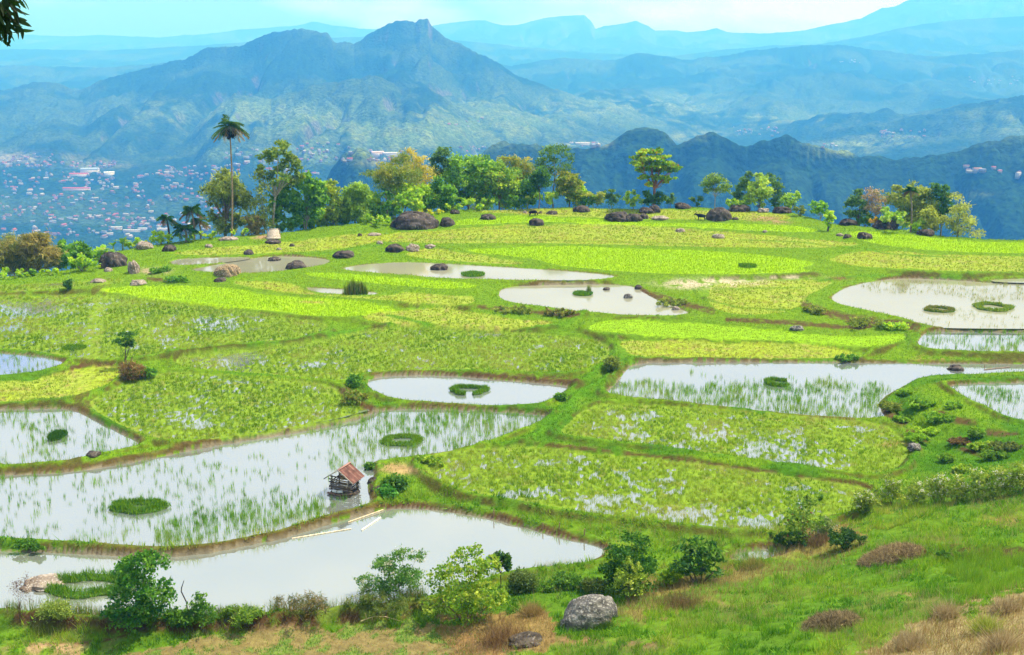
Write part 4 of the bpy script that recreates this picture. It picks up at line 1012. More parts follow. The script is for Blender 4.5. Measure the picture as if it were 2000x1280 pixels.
# --- middle of the crest
tree("bush", "faint olive bush left of the grey shrub on the crest", "bush", 1165, 402, ell(1165, 387, 24, 16, 6, 49), [(.09,.14,.03),(.18,.24,.05),(.28,.32,.07)], BG, 3, (.4,.24), 22, trunk=.05, parts=("stem","foliage"), stems=3)
tree("bush", "grey green upright shrub on the crest left of the bright bush", "bush", 1195, 403, ell(1193, 384, 16, 20, 6, 50), BLUEG, BG, 4, (.4,.22), 22, trunk=.06, parts=("stem","foliage"), stems=2)
tree("bush", "bright yellow green round bush left of the umbrella shaped tree", "bush", 1238, 404, ell(1236, 392, 22, 14, 6, 51) + [(1225,378,6,5),(1237,375,5,5)], LIME, BG, 1, (.4,.26), 26, trunk=.05, parts=("stem","foliage"), stems=3)
tree("tree", "big umbrella shaped tree with yellow flushed crown and red brown trunk on the crest", "tree", 1276, 404, [(1262,298,18,5),(1283,297,17,5),(1248,308,14,5),(1272,308,20,5),(1296,309,16,5),(1242,319,10,5),(1260,320,17,6),(1283,321,19,6),(1306,321,16,6),(1320,330,11,6),(1327,334,6,5),(1300,333,16,6),(1274,334,18,6),(1254,332,11,5),(1258,345,11,6),(1285,346,15,5),(1308,350,12,5),(1262,356,7,4),(1302,358,6,4)], [(.045,.12,.012),(.11,.22,.014),(.24,.32,.02)], TG, 0, (.55,.36), 58, clump=.30, trunk=.30, tcol=REDT, fork=368, top_cols=((.42,.28,.02), .16))
tree("bush", "dark leafy growth wrapped round the umbrella tree's trunk", "bush", 1276, 405, [(1262,378,8,6),(1268,386,12,8),(1288,382,10,8),(1280,394,14,8),(1294,388,6,6),(1265,397,9,6)], DARK, None, -.4, (.45,.3), 26, trunk=.06, parts=("stem","foliage"), stems=2)
tree("bush", "thin bluish shrub right of the umbrella tree", "bush", 1310, 403, ell(1310, 388, 15, 13, 5, 52), BLUEG, BG, 3, (.4,.2), 16, trunk=.05, parts=("stem","foliage"), stems=2)
tree("bush", "grey green bush behind the boulders left of the buffalo", "bush", 1361, 403, ell(1361, 392, 17, 11, 5, 53), BLUEG, BG, 3, (.4,.22), 22, trunk=.05, parts=("stem","foliage"), stems=2)
tree("tree", "small airy tree with domed crown and slim bare trunk behind the buffalo's boulder", "tree", 1396, 405, [(1397,346,14,7),(1386,353,12,8),(1408,353,12,8),(1380,364,10,8),(1397,362,12,8),(1414,364,10,9),(1376,374,6,5),(1390,374,10,6),(1408,375,10,6),(1419,372,6,6)], [(.045,.11,.025),(.09,.17,.03),(.17,.25,.05)], TG, 4, (.42,.22), 19, clump=.36, trunk=.09, tcol=PALET, fork=384)
tree("tree", "dark leaning left tree of the clump right of the airy domed tree", "tree", 1452, 406, [(1465,342,9,6),(1455,352,12,9),(1445,364,11,9),(1440,375,10,8),(1458,366,12,9),(1448,385,12,8)], BLUEG, TG, 5, (.45,.24), 23, trunk=.1)
tree("tree", "pale lime feathery tree in the middle of the crest clump", "tree", 1484, 406, ell(1484, 368, 26, 32, 10, 55) + ell(1478, 392, 30, 14, 5, 56), [(.10,.19,.025),(.18,.29,.04),(.28,.38,.07)], TG, 3, (.45,.22), 21, trunk=.1)
tree("tree", "dark greyish tree behind the right side of the lime feathery tree", "tree", 1515, 407, [(1503,345,9,7),(1513,355,12,9),(1520,368,11,9),(1516,382,13,10),(1528,385,8,9),(1512,396,12,8)], BLUEG, TG, 6, (.45,.24), 22, trunk=.1)
tree("bush", "rounded bright bush at the left foot of the crest clump", "bush", 1432, 406, ell(1430, 397, 22, 10, 6, 58), LIME, BG, 1, (.4,.24), 26, trunk=.04, parts=("stem","foliage"), stems=3)
tree("tree", "small light green tree right of the crest clump above the brown mound", "tree", 1545, 415, ell(1545, 392, 22, 18, 7, 59) + [(1556,378,6,6)], [(.07,.16,.02),(.14,.26,.03),(.22,.34,.05)], TG, 3, (.4,.24), 21, trunk=.08)
tree("bush", "scrubby olive bush right beside the brown mound on the crest", "bush", 1563, 424, ell(1562, 412, 14, 12, 5, 60), OLIVE, BG, 1, (.4,.2), 18, trunk=.05, parts=("stem","foliage"), stems=2)
tree("tree", "small sunlit tree with open stems between the crest clump and right grove", "tree", 1600, 432, ell(1598, 403, 20, 14, 7, 61) + [(1612,415,9,7),(1590,415,9,6)], [(.05,.15,.015),(.11,.25,.02),(.2,.34,.04)], TG, 3, (.42,.26), 22, trunk=.08, tcol=PALET, stems=2)
tree("tree", "single little tree with bulging leafy top on a thick leaning stem in the bright rice", "tree", 1617, 452, [(1622,418,8,5),(1616,424,9,5),(1624,427,8,5),(1618,433,8,5),(1619,441,5,5)], LIME, None, 0, (.4,.28), 30, trunk=.16, tcol=(.10,.08,.06), fork=440)
# --- right grove
tree("tree", "blue green tree at the left end of the right grove", "tree", 1680, 434, [(1681,376,10,7),(1672,390,12,9),(1662,402,10,10),(1680,398,12,10),(1656,415,8,8),(1670,418,14,9),(1690,412,10,9)], BLUEG, TG, 3, (.45,.26), 23, trunk=.12)
tree("tree", "half bare greyish pink tree beside the blue green one in the right grove", "tree", 1712, 436, [(1707,376,15,9),(1698,388,14,10),(1716,392,12,10),(1703,405,18,12),(1715,415,14,12)], GREY, TG, 4, (.42,.18), 15, clump=.42, trunk=.12, tcol=(.4,.32,.28), bare=.2, fork=420)
tree("tree", "large olive domed tree filling the middle of the right grove", "tree", 1780, 452, ell(1775, 385, 46, 32, 12, 64) + ell(1800, 415, 42, 34, 10, 65), [(.07,.12,.025),(.14,.19,.035),(.22,.27,.05)], TG, 6, (.55,.24), 19, clump=.32, droop=.4, trunk=.2)
tree("tree", "dark conical tree behind the right side of the olive dome", "tree", 1838, 458, [(1826,365,10,8),(1845,370,8,9),(1830,380,14,10),(1850,388,12,10),(1840,400,18,12),(1855,410,9,10),(1845,420,14,10)], [(.02,.07,.018),(.045,.12,.025),(.08,.17,.04)], TG, 8, (.5,.3), 24, trunk=.16)
tree("tree", "wispy pale olive tree at the right end of the grove sloping outward", "tree", 1868, 466, [(1868,388,12,8),(1878,400,14,9),(1862,412,14,12),(1885,415,13,12),(1875,430,18,12),(1893,436,12,12),(1862,440,14,12),(1882,452,20,10),(1905,455,12,9)], [(.10,.15,.04),(.18,.23,.06),(.27,.31,.09)], TG, 4, (.5,.18), 14, clump=.42, droop=.5, trunk=.14, fork=440)
tree("tree", "yellowish low tree in front of the dark conical tree", "tree", 1822, 458, ell(1822, 430, 28, 26, 8, 67), [(.12,.17,.03),(.2,.25,.045),(.28,.32,.07)], TG, 2, (.5,.2), 20, droop=.3, trunk=.1)
tree("bush", "glossy broad leaved bright bush above the striped right boulder", "bush", 1752, 446, ell(1745, 424, 34, 16, 8, 68) + [(1772,438,14,9)], [(.10,.22,.02),(.22,.36,.05),(.40,.50,.12)], BG, 1, (.6,.4), 24, trunk=.06, parts=("stem","foliage"), stems=3)
tree("bush", "small orange tinged shrub left of the glossy bright bush", "bush", 1708, 440, ell(1706, 431, 12, 8, 4, 69), [(.2,.2,.03),(.36,.26,.04),(.45,.3,.05)], BG, 1, (.35,.2), 24, trunk=.04, parts=("stem","foliage"), stems=2)

# ------------------------------------------------------------------ palms and banana plants
def frond(mb, o, az, el, Lf, droop, col, rng, nl=22, ll=.55, lw=.10, hang=.5):
    t = np.linspace(0, 1, 9)
    h = np.array([math.cos(az), math.sin(az), 0])
    P = o + h[None] * (Lf * t * math.cos(el))[:, None] + np.array([0, 0, 1.0])[None] * (Lf * (t * math.sin(el) - droop * t * t))[:, None]
    mb.tube(P, np.linspace(.05, .012, 9), np.asarray(col) * .9, 5, False)
    tt = np.repeat(np.linspace(.16, 1, nl), 2)
    Q = np.stack([np.interp(tt, t, P[:, k]) for k in range(3)], 1)
    T = np.stack([np.interp(tt, t, np.gradient(P[:, k])) for k in range(3)], 1); T /= np.linalg.norm(T, axis=1)[:, None]
    sgn = np.tile([1, -1], nl)[:, None]
    sd = np.cross(T, [0, 0, 1.0]) * sgn
    D = sd * .8 + T * .55 - np.array([0, 0, hang]); D += rng.normal(0, .12, D.shape); D /= np.linalg.norm(D, axis=1)[:, None]
    ln = ll * (.45 + .75 * np.sin(np.pi * np.clip(tt, .05, .98)) ** .6) * rng.uniform(.85, 1.15, len(tt))
    n = len(tt); W = np.cross(D, sd + [0, 0, .3]); W /= np.linalg.norm(W, axis=1)[:, None] + 1e-6
    v = np.stack([Q, Q + D * ln[:, None] * .45 + W * lw * .5, Q + D * ln[:, None], Q + D * ln[:, None] * .45 - W * lw * .5], 1).reshape(-1, 3)
    mb.add(v, np.arange(4 * n).reshape(-1, 4), np.repeat(np.asarray(col) * rng.uniform(.7, 1.3, (n, 1)), 4, axis=0))

def palm(label, bx, by, tx, ty, Lpx, n, cols, push=0, tr=.18, tcol=(.30,.22,.13), old=0, skirt=False, lw=.12, el0=(-.3, 1.2), dr=(.35, .8), group="palms on the plateau rim", nl=22, ll=.22):
    SEED[0] += 1; rng = np.random.default_rng(SEED[0])
    P = spot(bx, by, push); top = at_y(tx, ty, P[1]); mpp = depth_of(P) / F
    r = empty("palm_tree", P, label, "palm tree", group)
    t = MB(); k = np.linspace(0, 1, 12)[:, None]
    pts = (P - [0, 0, .3]) * (1 - k) + top * k + np.array([.25, 0, 0]) * np.sin(k * 3.1)
    t.tube(pts, np.linspace(tr * 1.25, tr * .8, 12), tcol, 9)
    t.build("trunk", M_BARK, r, True, offset=P)
    L = Lpx * mpp
    for j in range(n):
        f = MB(); el = rng.uniform(*el0); az = 2.399 * j + rng.uniform(-.3, .3)
        c = np.asarray(cols[rng.integers(len(cols))]) * rng.uniform(.8, 1.2)
        if j < old: el = rng.uniform(-.35, .05); c = np.array([.30, .22, .08]) * rng.uniform(.7, 1.2)
        frond(f, top + [0, 0, .1], az, el, L * rng.uniform(.85, 1.1), rng.uniform(*dr) if j >= old else .55, c, rng, nl, L * ll, lw, .45 if el < .6 else .25)
        f.build("frond", M_LEAF, r, offset=P)
    if skirt:
        for sx, sy, rx, ry in ((438, 258, 7, 9), (446, 263, 6, 9), (455, 262, 7, 9)):
            s = MB(); c = at_y(sx, sy, P[1] + rng.uniform(-.4, .4)); m_ = 260
            d = rng.normal(size=(m_, 3)); d /= np.linalg.norm(d, axis=1)[:, None]
            pos = c + d * [rx * mpp, rx * mpp, ry * mpp] * rng.uniform(.3, 1, (m_, 1))
            D = np.tile([0, 0, -1.0], (m_, 1)) + rng.normal(0, .35, (m_, 3)); D /= np.linalg.norm(D, axis=1)[:, None]
            leaves(s, pos, D, .55, .12, np.tile([.012, .011, .014], (m_, 1)) * rng.uniform(.5, 1.6, (m_, 1)), rng)
            s.build("fruit_bunch", M_LEAF, r, offset=P)
    return r
palm("very tall palm with dark hanging fruit bunches and a slim bare trunk", 452, 458, 448, 248, 36, 32, [(.03,.12,.016),(.06,.17,.02),(.12,.22,.03)], 0, .125, old=7, skirt=True, el0=(-.05, 1.25), dr=(.3, .75), lw=.14)
palm("small fan palm with a dark short trunk at the left of the palm cluster", 328, 470, 325, 428, 20, 18, [(.03,.13,.016),(.06,.19,.02),(.2,.26,.04)], 1, .16, tcol=(.08,.07,.06), old=4, el0=(-.2, 1.2), lw=.16, ll=.34)
palm("upper bright fan palm of the cluster left of the broad olive tree", 378, 468, 374, 412, 26, 22, [(.04,.15,.016),(.09,.24,.025),(.17,.32,.05)], 2, .16, old=6, el0=(-.2, 1.3), lw=.18, ll=.32)
palm("low front fan palm of the cluster with leaves to the ground", 362, 472, 360, 447, 26, 22, [(.02,.10,.012),(.045,.16,.018),(.12,.26,.04)], 0, .16, old=0, el0=(-.2, 1.1), lw=.18, ll=.32)
palm("right fan palm of the cluster close to the broad olive tree", 390, 470, 388, 433, 22, 18, [(.03,.13,.014),(.08,.22,.025),(.2,.3,.06)], 3, .14, old=6, el0=(-.2, 1.2), lw=.17, ll=.32)
palm("palm with star of fronds standing inside the right grove", 1778, 456, 1778, 373, 16, 20, [(.02,.10,.012),(.05,.17,.018),(.10,.24,.03)], 1.2, .13, tcol=(.25,.2,.15), old=5, el0=(-.1, 1.3), lw=.16, ll=.34)
palm("young feathery palm low in the grove behind the largest boulder", 755, 432, 752, 378, 18, 14, [(.03,.13,.012),(.06,.2,.018),(.12,.28,.03)], 2, .09, el0=(.1, 1.2), lw=.14, ll=.3)

def banana(label, bx, by, top, n, push=0, cols=((.10,.26,.02), (.22,.38,.03), (.40,.50,.08))):
    SEED[0] += 1; rng = np.random.default_rng(SEED[0])
    P = spot(bx, by, push); mpp = depth_of(P) / F; H = (by - top) * mpp
    r = empty("banana_plant", P, label, "banana plant", "banana plants on the rim")
    t = MB(); t.tube([P - [0, 0, .2], P + [.03, 0, H * .25], P + [.05, 0, H * .48]], [.14, .11, .06], (.20,.26,.07), 7); t.build("stem", M_BARK, r, True, offset=P)
    for j in range(n):
        b = MB(); az = 2.399 * j + rng.uniform(-.3, .3); el = rng.uniform(.5, 1.3); L = H * rng.uniform(.55, .75); k = np.linspace(0, 1, 8)
        h = np.array([math.cos(az), math.sin(az), 0]); o = P + [.05, 0, H * .44]
        mid_ = o + h * (L * k * math.cos(el))[:, None] + np.array([0, 0, 1.0]) * (L * (k * math.sin(el) - .45 * k * k))[:, None]
        s = np.array([-h[1], h[0], 0]); wd = .20 * L * np.sin(np.pi * np.clip(k * .93 + .05, 0, 1)) ** .7
        v = np.concatenate([mid_ + s * wd[:, None] + [0, 0, .03], mid_ - [0, 0, .0], mid_ - s * wd[:, None] + [0, 0, .03]])
        f = [[i + a * 8, i + 1 + a * 8, i + 1 + (a + 1) * 8, i + (a + 1) * 8] for a in (0, 1) for i in range(7)]
        c = np.asarray(cols[rng.integers(len(cols))])
        b.add(v, f, c * rng.uniform(.8, 1.2)); b.build("leaf_blade", M_LEAF, r, offset=P)
banana("tall banana plant with pale upright leaves on the left rim", 240, 490, 456, 9, 1)
banana("lower banana plant left of the tall one above the grey boulder", 205, 508, 474, 8, 1)
banana("banana plant with narrow leaves between the boulder and tall banana", 222, 498, 470, 7, 2)
banana("banana plant with yellowing leaves at the foot of the grove's right end", 1030, 406, 374, 8, 1)

# ------------------------------------------------------------------ rocks
def rock(name, label, px, py, wpx, hpx, mat=M_ROCK, group=None, seed=0, flat=.85, rough=.32, skew=0.0, z=None, depth=.8):
    rng = np.random.default_rng(900 + seed)
    P = hit(px, py) if z is None else at_z(px, py, z)
    mpp = depth_of(P) / F
    a = wpx * .5 * mpp; h = hpx * mpp * 1.02; b = a * depth
    bm = bmesh.new(); bmesh.ops.create_icosphere(bm, subdivisions=5 if wpx > 48 else 4 if wpx > 20 else 3, radius=1.0)
    co = np.array([v.co[:] for v in bm.verts])
    o1, o2 = rng.uniform(0, 50, 2)
    n_ = fbm(co[:, 0] * 1.3 + o1, co[:, 1] * 1.3 + co[:, 2] * 1.7 + o2, seed, 4) - .5
    n_2 = fbm(co[:, 0] * 4 + o2, co[:, 2] * 3 + co[:, 1] * 4 + o1, seed + 5, 3) - .5
    n_3 = np.abs(fbm(co[:, 0] * 1.1 + o2 + co[:, 2] * .5, co[:, 1] * 1.1 - co[:, 2] * .6 + o1, seed + 9, 3) - .5)
    n_4 = fbm(co[:, 0] * 9 + co[:, 1] * 5, co[:, 2] * 9 - co[:, 1] * 5, seed + 3, 3) - .5
    co = co * (1 + rough * n_ * 1.9 + rough * .7 * n_2 - rough * .8 * np.exp(-(n_3 / .05) ** 2) + rough * .22 * n_4)[:, None]
    co = np.sign(co) * np.abs(co) ** .88
    co[:, 2] = np.where(co[:, 2] > 0, co[:, 2] ** 1.0 * 1, co[:, 2] * .5)
    co[:, 0] += skew * co[:, 2]
    top = co[:, 2].max()
    co *= [a / max(abs(co[:, 0]).max(), .1), b, h * flat / top * 1.0]
    co[:, 2] += h * (1 - flat)
    for v, c in zip(bm.verts, co): v.co = c
    me = bpy.data.meshes.new(name); bm.to_mesh(me); bm.free()
    me.polygons.foreach_set("use_smooth", np.ones(len(me.polygons), bool)); me.materials.append(mat)
    zz = P[2] - .06 * h
    k = 1 + .7 * b / P[1]
    o = put(name, me, None, (P[0] * k, P[1] * k, zz))
    return tag(o, label, "boulder" if name == "boulder" else "rock", group)
BO = "boulders on the terraces"; RO = "small rocks on the terraces"
rock("boulder", "largest dark dome shaped boulder in front of the grove", 810, 448, 97, 33, M_ROCK, BO, 1, .9, .22)
rock("boulder", "round dark boulder touching the right side of the largest one", 873, 443, 32, 18, M_ROCK, BO, 2)
rock("boulder", "big loaf shaped black streaked boulder beside the buffalo", 1404, 431, 52, 25, M_ROCK, BO, 3, .95, .12)
rock("boulder", "wide striped grey boulder on the crest, left half of the long pair", 1206, 433, 52, 19, M_ROCK, BO, 4)
rock("boulder", "grey ribbed boulder forming the right half of the long pair", 1238, 433, 46, 15, M_ROCK, BO, 5)
rock("boulder", "small dark boulder right behind the long pair", 1257, 428, 20, 11, M_ROCK, BO, 6)
rock("rock", "low pale flat rock right of the long pair of boulders", 1288, 430, 36, 7, M_ROCKP, RO, 7)
rock("boulder", "pointed dark boulder below the umbrella tree", 1278, 416, 26, 16, M_ROCK, BO, 8)
rock("boulder", "brown rounded boulder leaning against the pointed one below the umbrella tree", 1262, 418, 34, 12, M_ROCK, BO, 9)
rock("boulder", "long dark slab on the rim right of the umbrella tree", 1334, 404, 34, 11, M_ROCK, BO, 10, skew=-.3)
rock("boulder", "dark two humped boulder alone on the crest grass", 1135, 415, 36, 13, M_ROCK, BO, 11)
rock("boulder", "brownish split boulder in the bright rice below the brown cow", 1048, 441, 32, 14, M_ROCK, BO, 12)
rock("boulder", "low brown mound of rock left of the split one in bright rice", 953, 430, 35, 11, M_ROCK, BO, 13)
rock("rock", "flat brown rock right of the cow on dry grass", 1078, 419, 24, 7, M_ROCK, RO, 14)
rock("rock", "small rock at the grove foot beside bright rice", 888, 418, 22, 8, M_ROCK, RO, 15)
rock("rock", "small pale stone left of the brown cow", 1025, 417, 9, 5, M_ROCKP, RO, 16)
rock("rock", "small dark stone just right of the brown cow", 1055, 418, 8, 5, M_ROCK, RO, 17)
rock("boulder", "wide rough brown boulder behind the loaf shaped one", 1443, 414, 46, 13, M_ROCK, BO, 18)
rock("boulder", "brown rock heap under the right end of the crest clump", 1528, 415, 40, 13, M_ROCK, BO, 19)
rock("rock", "reddish rock between the two crest heaps", 1490, 412, 26, 8, M_ROCKP, RO, 20)
rock("rock", "small stone right beside the loaf shaped boulder", 1436, 430, 14, 5, M_ROCK, RO, 21)
rock("rock", "pale broken stone pile low on the green crest field", 1403, 466, 26, 9, M_ROCKP, RO, 22)
rock("rock", "pale stone left of the broken pile on the crest field", 1329, 454, 20, 7, M_ROCKP, RO, 23)
rock("rock", "tiny pale stone in the grass right of the broken pile", 1494, 455, 10, 5, M_ROCKP, RO, 24)
rock("boulder", "grey domed rock in bright rice right of the leaning little tree", 1688, 468, 30, 14, M_ROCK, BO, 25)
rock("boulder", "small dark rock left of the grey domed one in the bright rice", 1654, 466, 18, 8, M_ROCK, BO, 26)
rock("boulder", "dark boulder at the left foot of the right grove", 1657, 439, 38, 12, M_ROCK, BO, 27)
rock("boulder", "striped dark whaleback boulder under the glossy bright bush", 1727, 448, 54, 18, M_ROCK, BO, 28, skew=.2)
rock("boulder", "peaked brown rock at the right foot of the olive domed tree", 1808, 461, 34, 13, M_ROCK, BO, 29)
rock("rock", "pinkish crumbled stone below the little leaning tree", 1640, 462, 16, 6, M_ROCKP, RO, 30)
rock("boulder", "big grey and brown boulder on the left rim", 221, 522, 58, 29, M_ROCK, BO, 31, .9, .2)
rock("boulder", "upright reddish boulder right of the big left rim one", 262, 535, 24, 27, M_ROCKP, BO, 32)
rock("rock", "reddish low rock beneath the big left rim boulder", 212, 531, 18, 8, M_ROCKP, RO, 33)
rock("boulder", "pale brown slanted boulder behind the left rim below bushes", 284, 487, 36, 15, M_ROCKP, BO, 34)
rock("boulder", "black jagged rock in the grass right of the slanted boulder", 331, 491, 28, 12, M_ROCK, BO, 35)
rock("rock", "small grey stone on the upper left grass", 408, 484, 17, 7, M_ROCKP, RO, 36)
rock("rock", "broken grey stones by the upper left pond corner", 486, 498, 20, 10, M_ROCK, RO, 37)
rock("boulder", "shaggy straw covered boulder on the bund of the upper left pond", 445, 540, 54, 22, M_SHAG, BO, 38, .95, .14)
rock("boulder", "dark hump of rock rising from the upper left pond", 577, 526, 45, 15, M_ROCK, BO, 39, z=LVL["P12"])
rock("rock", "flat rock awash at the back of the upper left pond", 536, 510, 26, 7, M_ROCK, RO, 40, z=LVL["P12"])
rock("boulder", "long dark rock bank at the corner between the two upper ponds", 670, 505, 44, 14, M_ROCK, BO, 41)
rock("boulder", "rounded brown boulder on the bund above the long upper pond", 807, 492, 30, 15, M_ROCKP, BO, 42)
rock("boulder", "dark brown boulder with scrub above the long upper pond", 770, 493, 42, 15, M_ROCK, BO, 43)
rock("rock", "pale flat stone right of the rounded brown boulder", 840, 485, 22, 7, M_ROCKP, RO, 44)
rock("rock", "small grey stone left of the scrubby dark boulder", 742, 477, 14, 6, M_ROCKP, RO, 45)
rock("rock", "flat stone slab in the upper grass left of the largest boulder", 731, 461, 28, 5, M_ROCKP, RO, 46)
rock("rock", "small dark stone at the left of the flat slab", 703, 462, 10, 6, M_ROCK, RO, 47)
rock("boulder", "dark grey rock island in the long upper pond", 859, 528, 38, 11, M_ROCK, BO, 48, z=LVL["P11"])
rock("rock", "stone with lichen in the central pond near its right bank", 1226, 583, 20, 9, M_LICHEN, RO, 49, z=LVL["P10"])
rock("rock", "brown flat stone left of the lichen one in the central pond", 1185, 567, 16, 5, M_ROCK, RO, 50, z=LVL["P10"])
rock("rock", "small stone near the corner of the central pond", 1320, 606, 16, 7, M_ROCKP, RO, 51, z=LVL["P10"])
rock("rock", "dark stone at the head of the central pond's right bank", 1247, 566, 16, 9, M_ROCK, RO, 52)
rock("rock", "whitish stone lying in the bright strip below the soil bank", 1556, 646, 30, 9, M_LICHEN, RO, 53)
rock("rock", "brown hump of mud and rock in the long right pond", 1867, 724, 36, 8, M_ROCK, RO, 54, z=LVL["P5"])
rock("rock", "pale grey stone in the grass below the right embankment", 1785, 880, 28, 12, M_LICHEN, RO, 55)
rock("boulder", "large lichen speckled boulder on the near slope", 1150, 1228, 116, 58, M_LICHEN, BO, 56, .95, .2, skew=.2)
rock("rock", "low smooth brown rock at the end of the near left grass ring", 86, 1153, 86, 13, M_ROCKP, RO, 57, z=LVL["P1"], flat=.9)
rock("rock", "flat brown rock sunk in the near field behind the dry grass", 1030, 1262, 74, 9, M_ROCK, RO, 58)
rock("rock", "pink flat rock in the grass left of the bright rice strip", 270, 557, 34, 9, M_ROCKP, RO, 59)
rock("rock", "low pale ledge stones on the left grass near the small dark shrub", 192, 553, 30, 7, M_ROCKP, RO, 60)
rock("rock", "brown stone below the shaggy boulder on the bund", 430, 551, 26, 8, M_ROCK, RO, 61)
rock("rock", "dark stone at the left end of the small left pond's bund", 183, 893, 30, 8, M_ROCK, RO, 62)
rock("rock", "dark wet rock at the pond edge right of the hut, upper one", 728, 946, 22, 13, M_ROCK, RO, 63, z=LVL["P2"])
rock("rock", "dark wet rock at the pond edge right of the hut, lower one", 738, 968, 30, 16, M_ROCK, RO, 64, z=LVL["P2"])
rock("rock", "grey stone beside the white heap on the rim", 533, 477, 34, 8, M_ROCK, RO, 65)
rock("rock", "little pale stone under the grey one below the white heap", 545, 489, 12, 5, M_ROCKP, RO, 66)
rock("rock", "dark little stone right of the grey one below the white heap", 570, 482, 12, 6, M_ROCK, RO, 67)
rock("rock", "brown flat rock at the foot of the shrubs left of the white heap", 446, 470, 40, 6, M_ROCKP, RO, 68)

# ------------------------------------------------------------------ hay and straw heaps
def hay(label, px, py, wpx, hpx, cols, seed):
    rng = np.random.default_rng(seed); P = hit(px, py); mpp = depth_of(P) / F
    a = wpx * .5 * mpp; h = hpx * mpp; n = 2600
    r = empty("hay_pile", P, label, "hay pile", "hay heaps on the near slope")
    u = rng.uniform(0, 1, n) ** .5; th = rng.uniform(0, 2 * np.pi, n)
    x = a * u * np.cos(th); y = a * .8 * u * np.sin(th); z = h * np.sqrt(np.maximum(0, 1 - u ** 2)) * (.8 + .4 * fbm(x * 2 + 9, y * 2, seed, 3))
    gzs = gz(P[0] + x, P[1] + y + a * .5) - P[2]
    C = np.stack([x, y + a * .5, z * .92 + gzs], 1)
    D = np.stack([np.cos(th) * .6, np.sin(th) * .6, -u * .7], 1) + rng.normal(0, .6, (n, 3)); D /= np.linalg.norm(D, axis=1)[:, None]
    b = MB(); c = np.asarray(cols)[rng.integers(0, len(cols), n)] * rng.uniform(.7, 1.3, (n, 1))
    leaves(b, C, D, rng.uniform(.3, .8, n), .05, c, rng); b.build("straw", M_GRASS, r)
    k = 14; g_ = np.linspace(0, 1, k); t_ = np.linspace(0, 2 * np.pi, 28, endpoint=False)
    U, T = np.meshgrid(g_, t_, indexing="ij")
    X = a * U * np.cos(T); Yv = a * .8 * U * np.sin(T); Z = h * np.sqrt(np.maximum(0, 1 - U ** 2)) * (.8 + .4 * fbm(X * 2 + 9, Yv * 2, seed, 3)) * .92
    Vv = np.stack([X, Yv + a * .5, Z + gz(P[0] + X, P[1] + Yv + a * .5) - P[2] - .12 * U], -1).reshape(-1, 3)
    f = [[i * 28 + j, (i + 1) * 28 + j, (i + 1) * 28 + (j + 1) % 28, i * 28 + (j + 1) % 28] for i in range(k - 1) for j in range(28)]
    put("heap", np_mesh("heap", Vv, np.array(f), M_PLAIN, np.tile(np.asarray(cols).mean(0) * .6, (len(Vv), 1)), True), r)
hay("long brown hay heap beside the shrubs on the near slope", 1752, 1096, 128, 24, [(.34,.26,.13),(.50,.39,.20),(.22,.16,.08)], 3)
hay("round brown hay heap in the green grass near the bottom", 1632, 1230, 112, 27, [(.28,.22,.11),(.44,.34,.18),(.18,.14,.07)], 4)

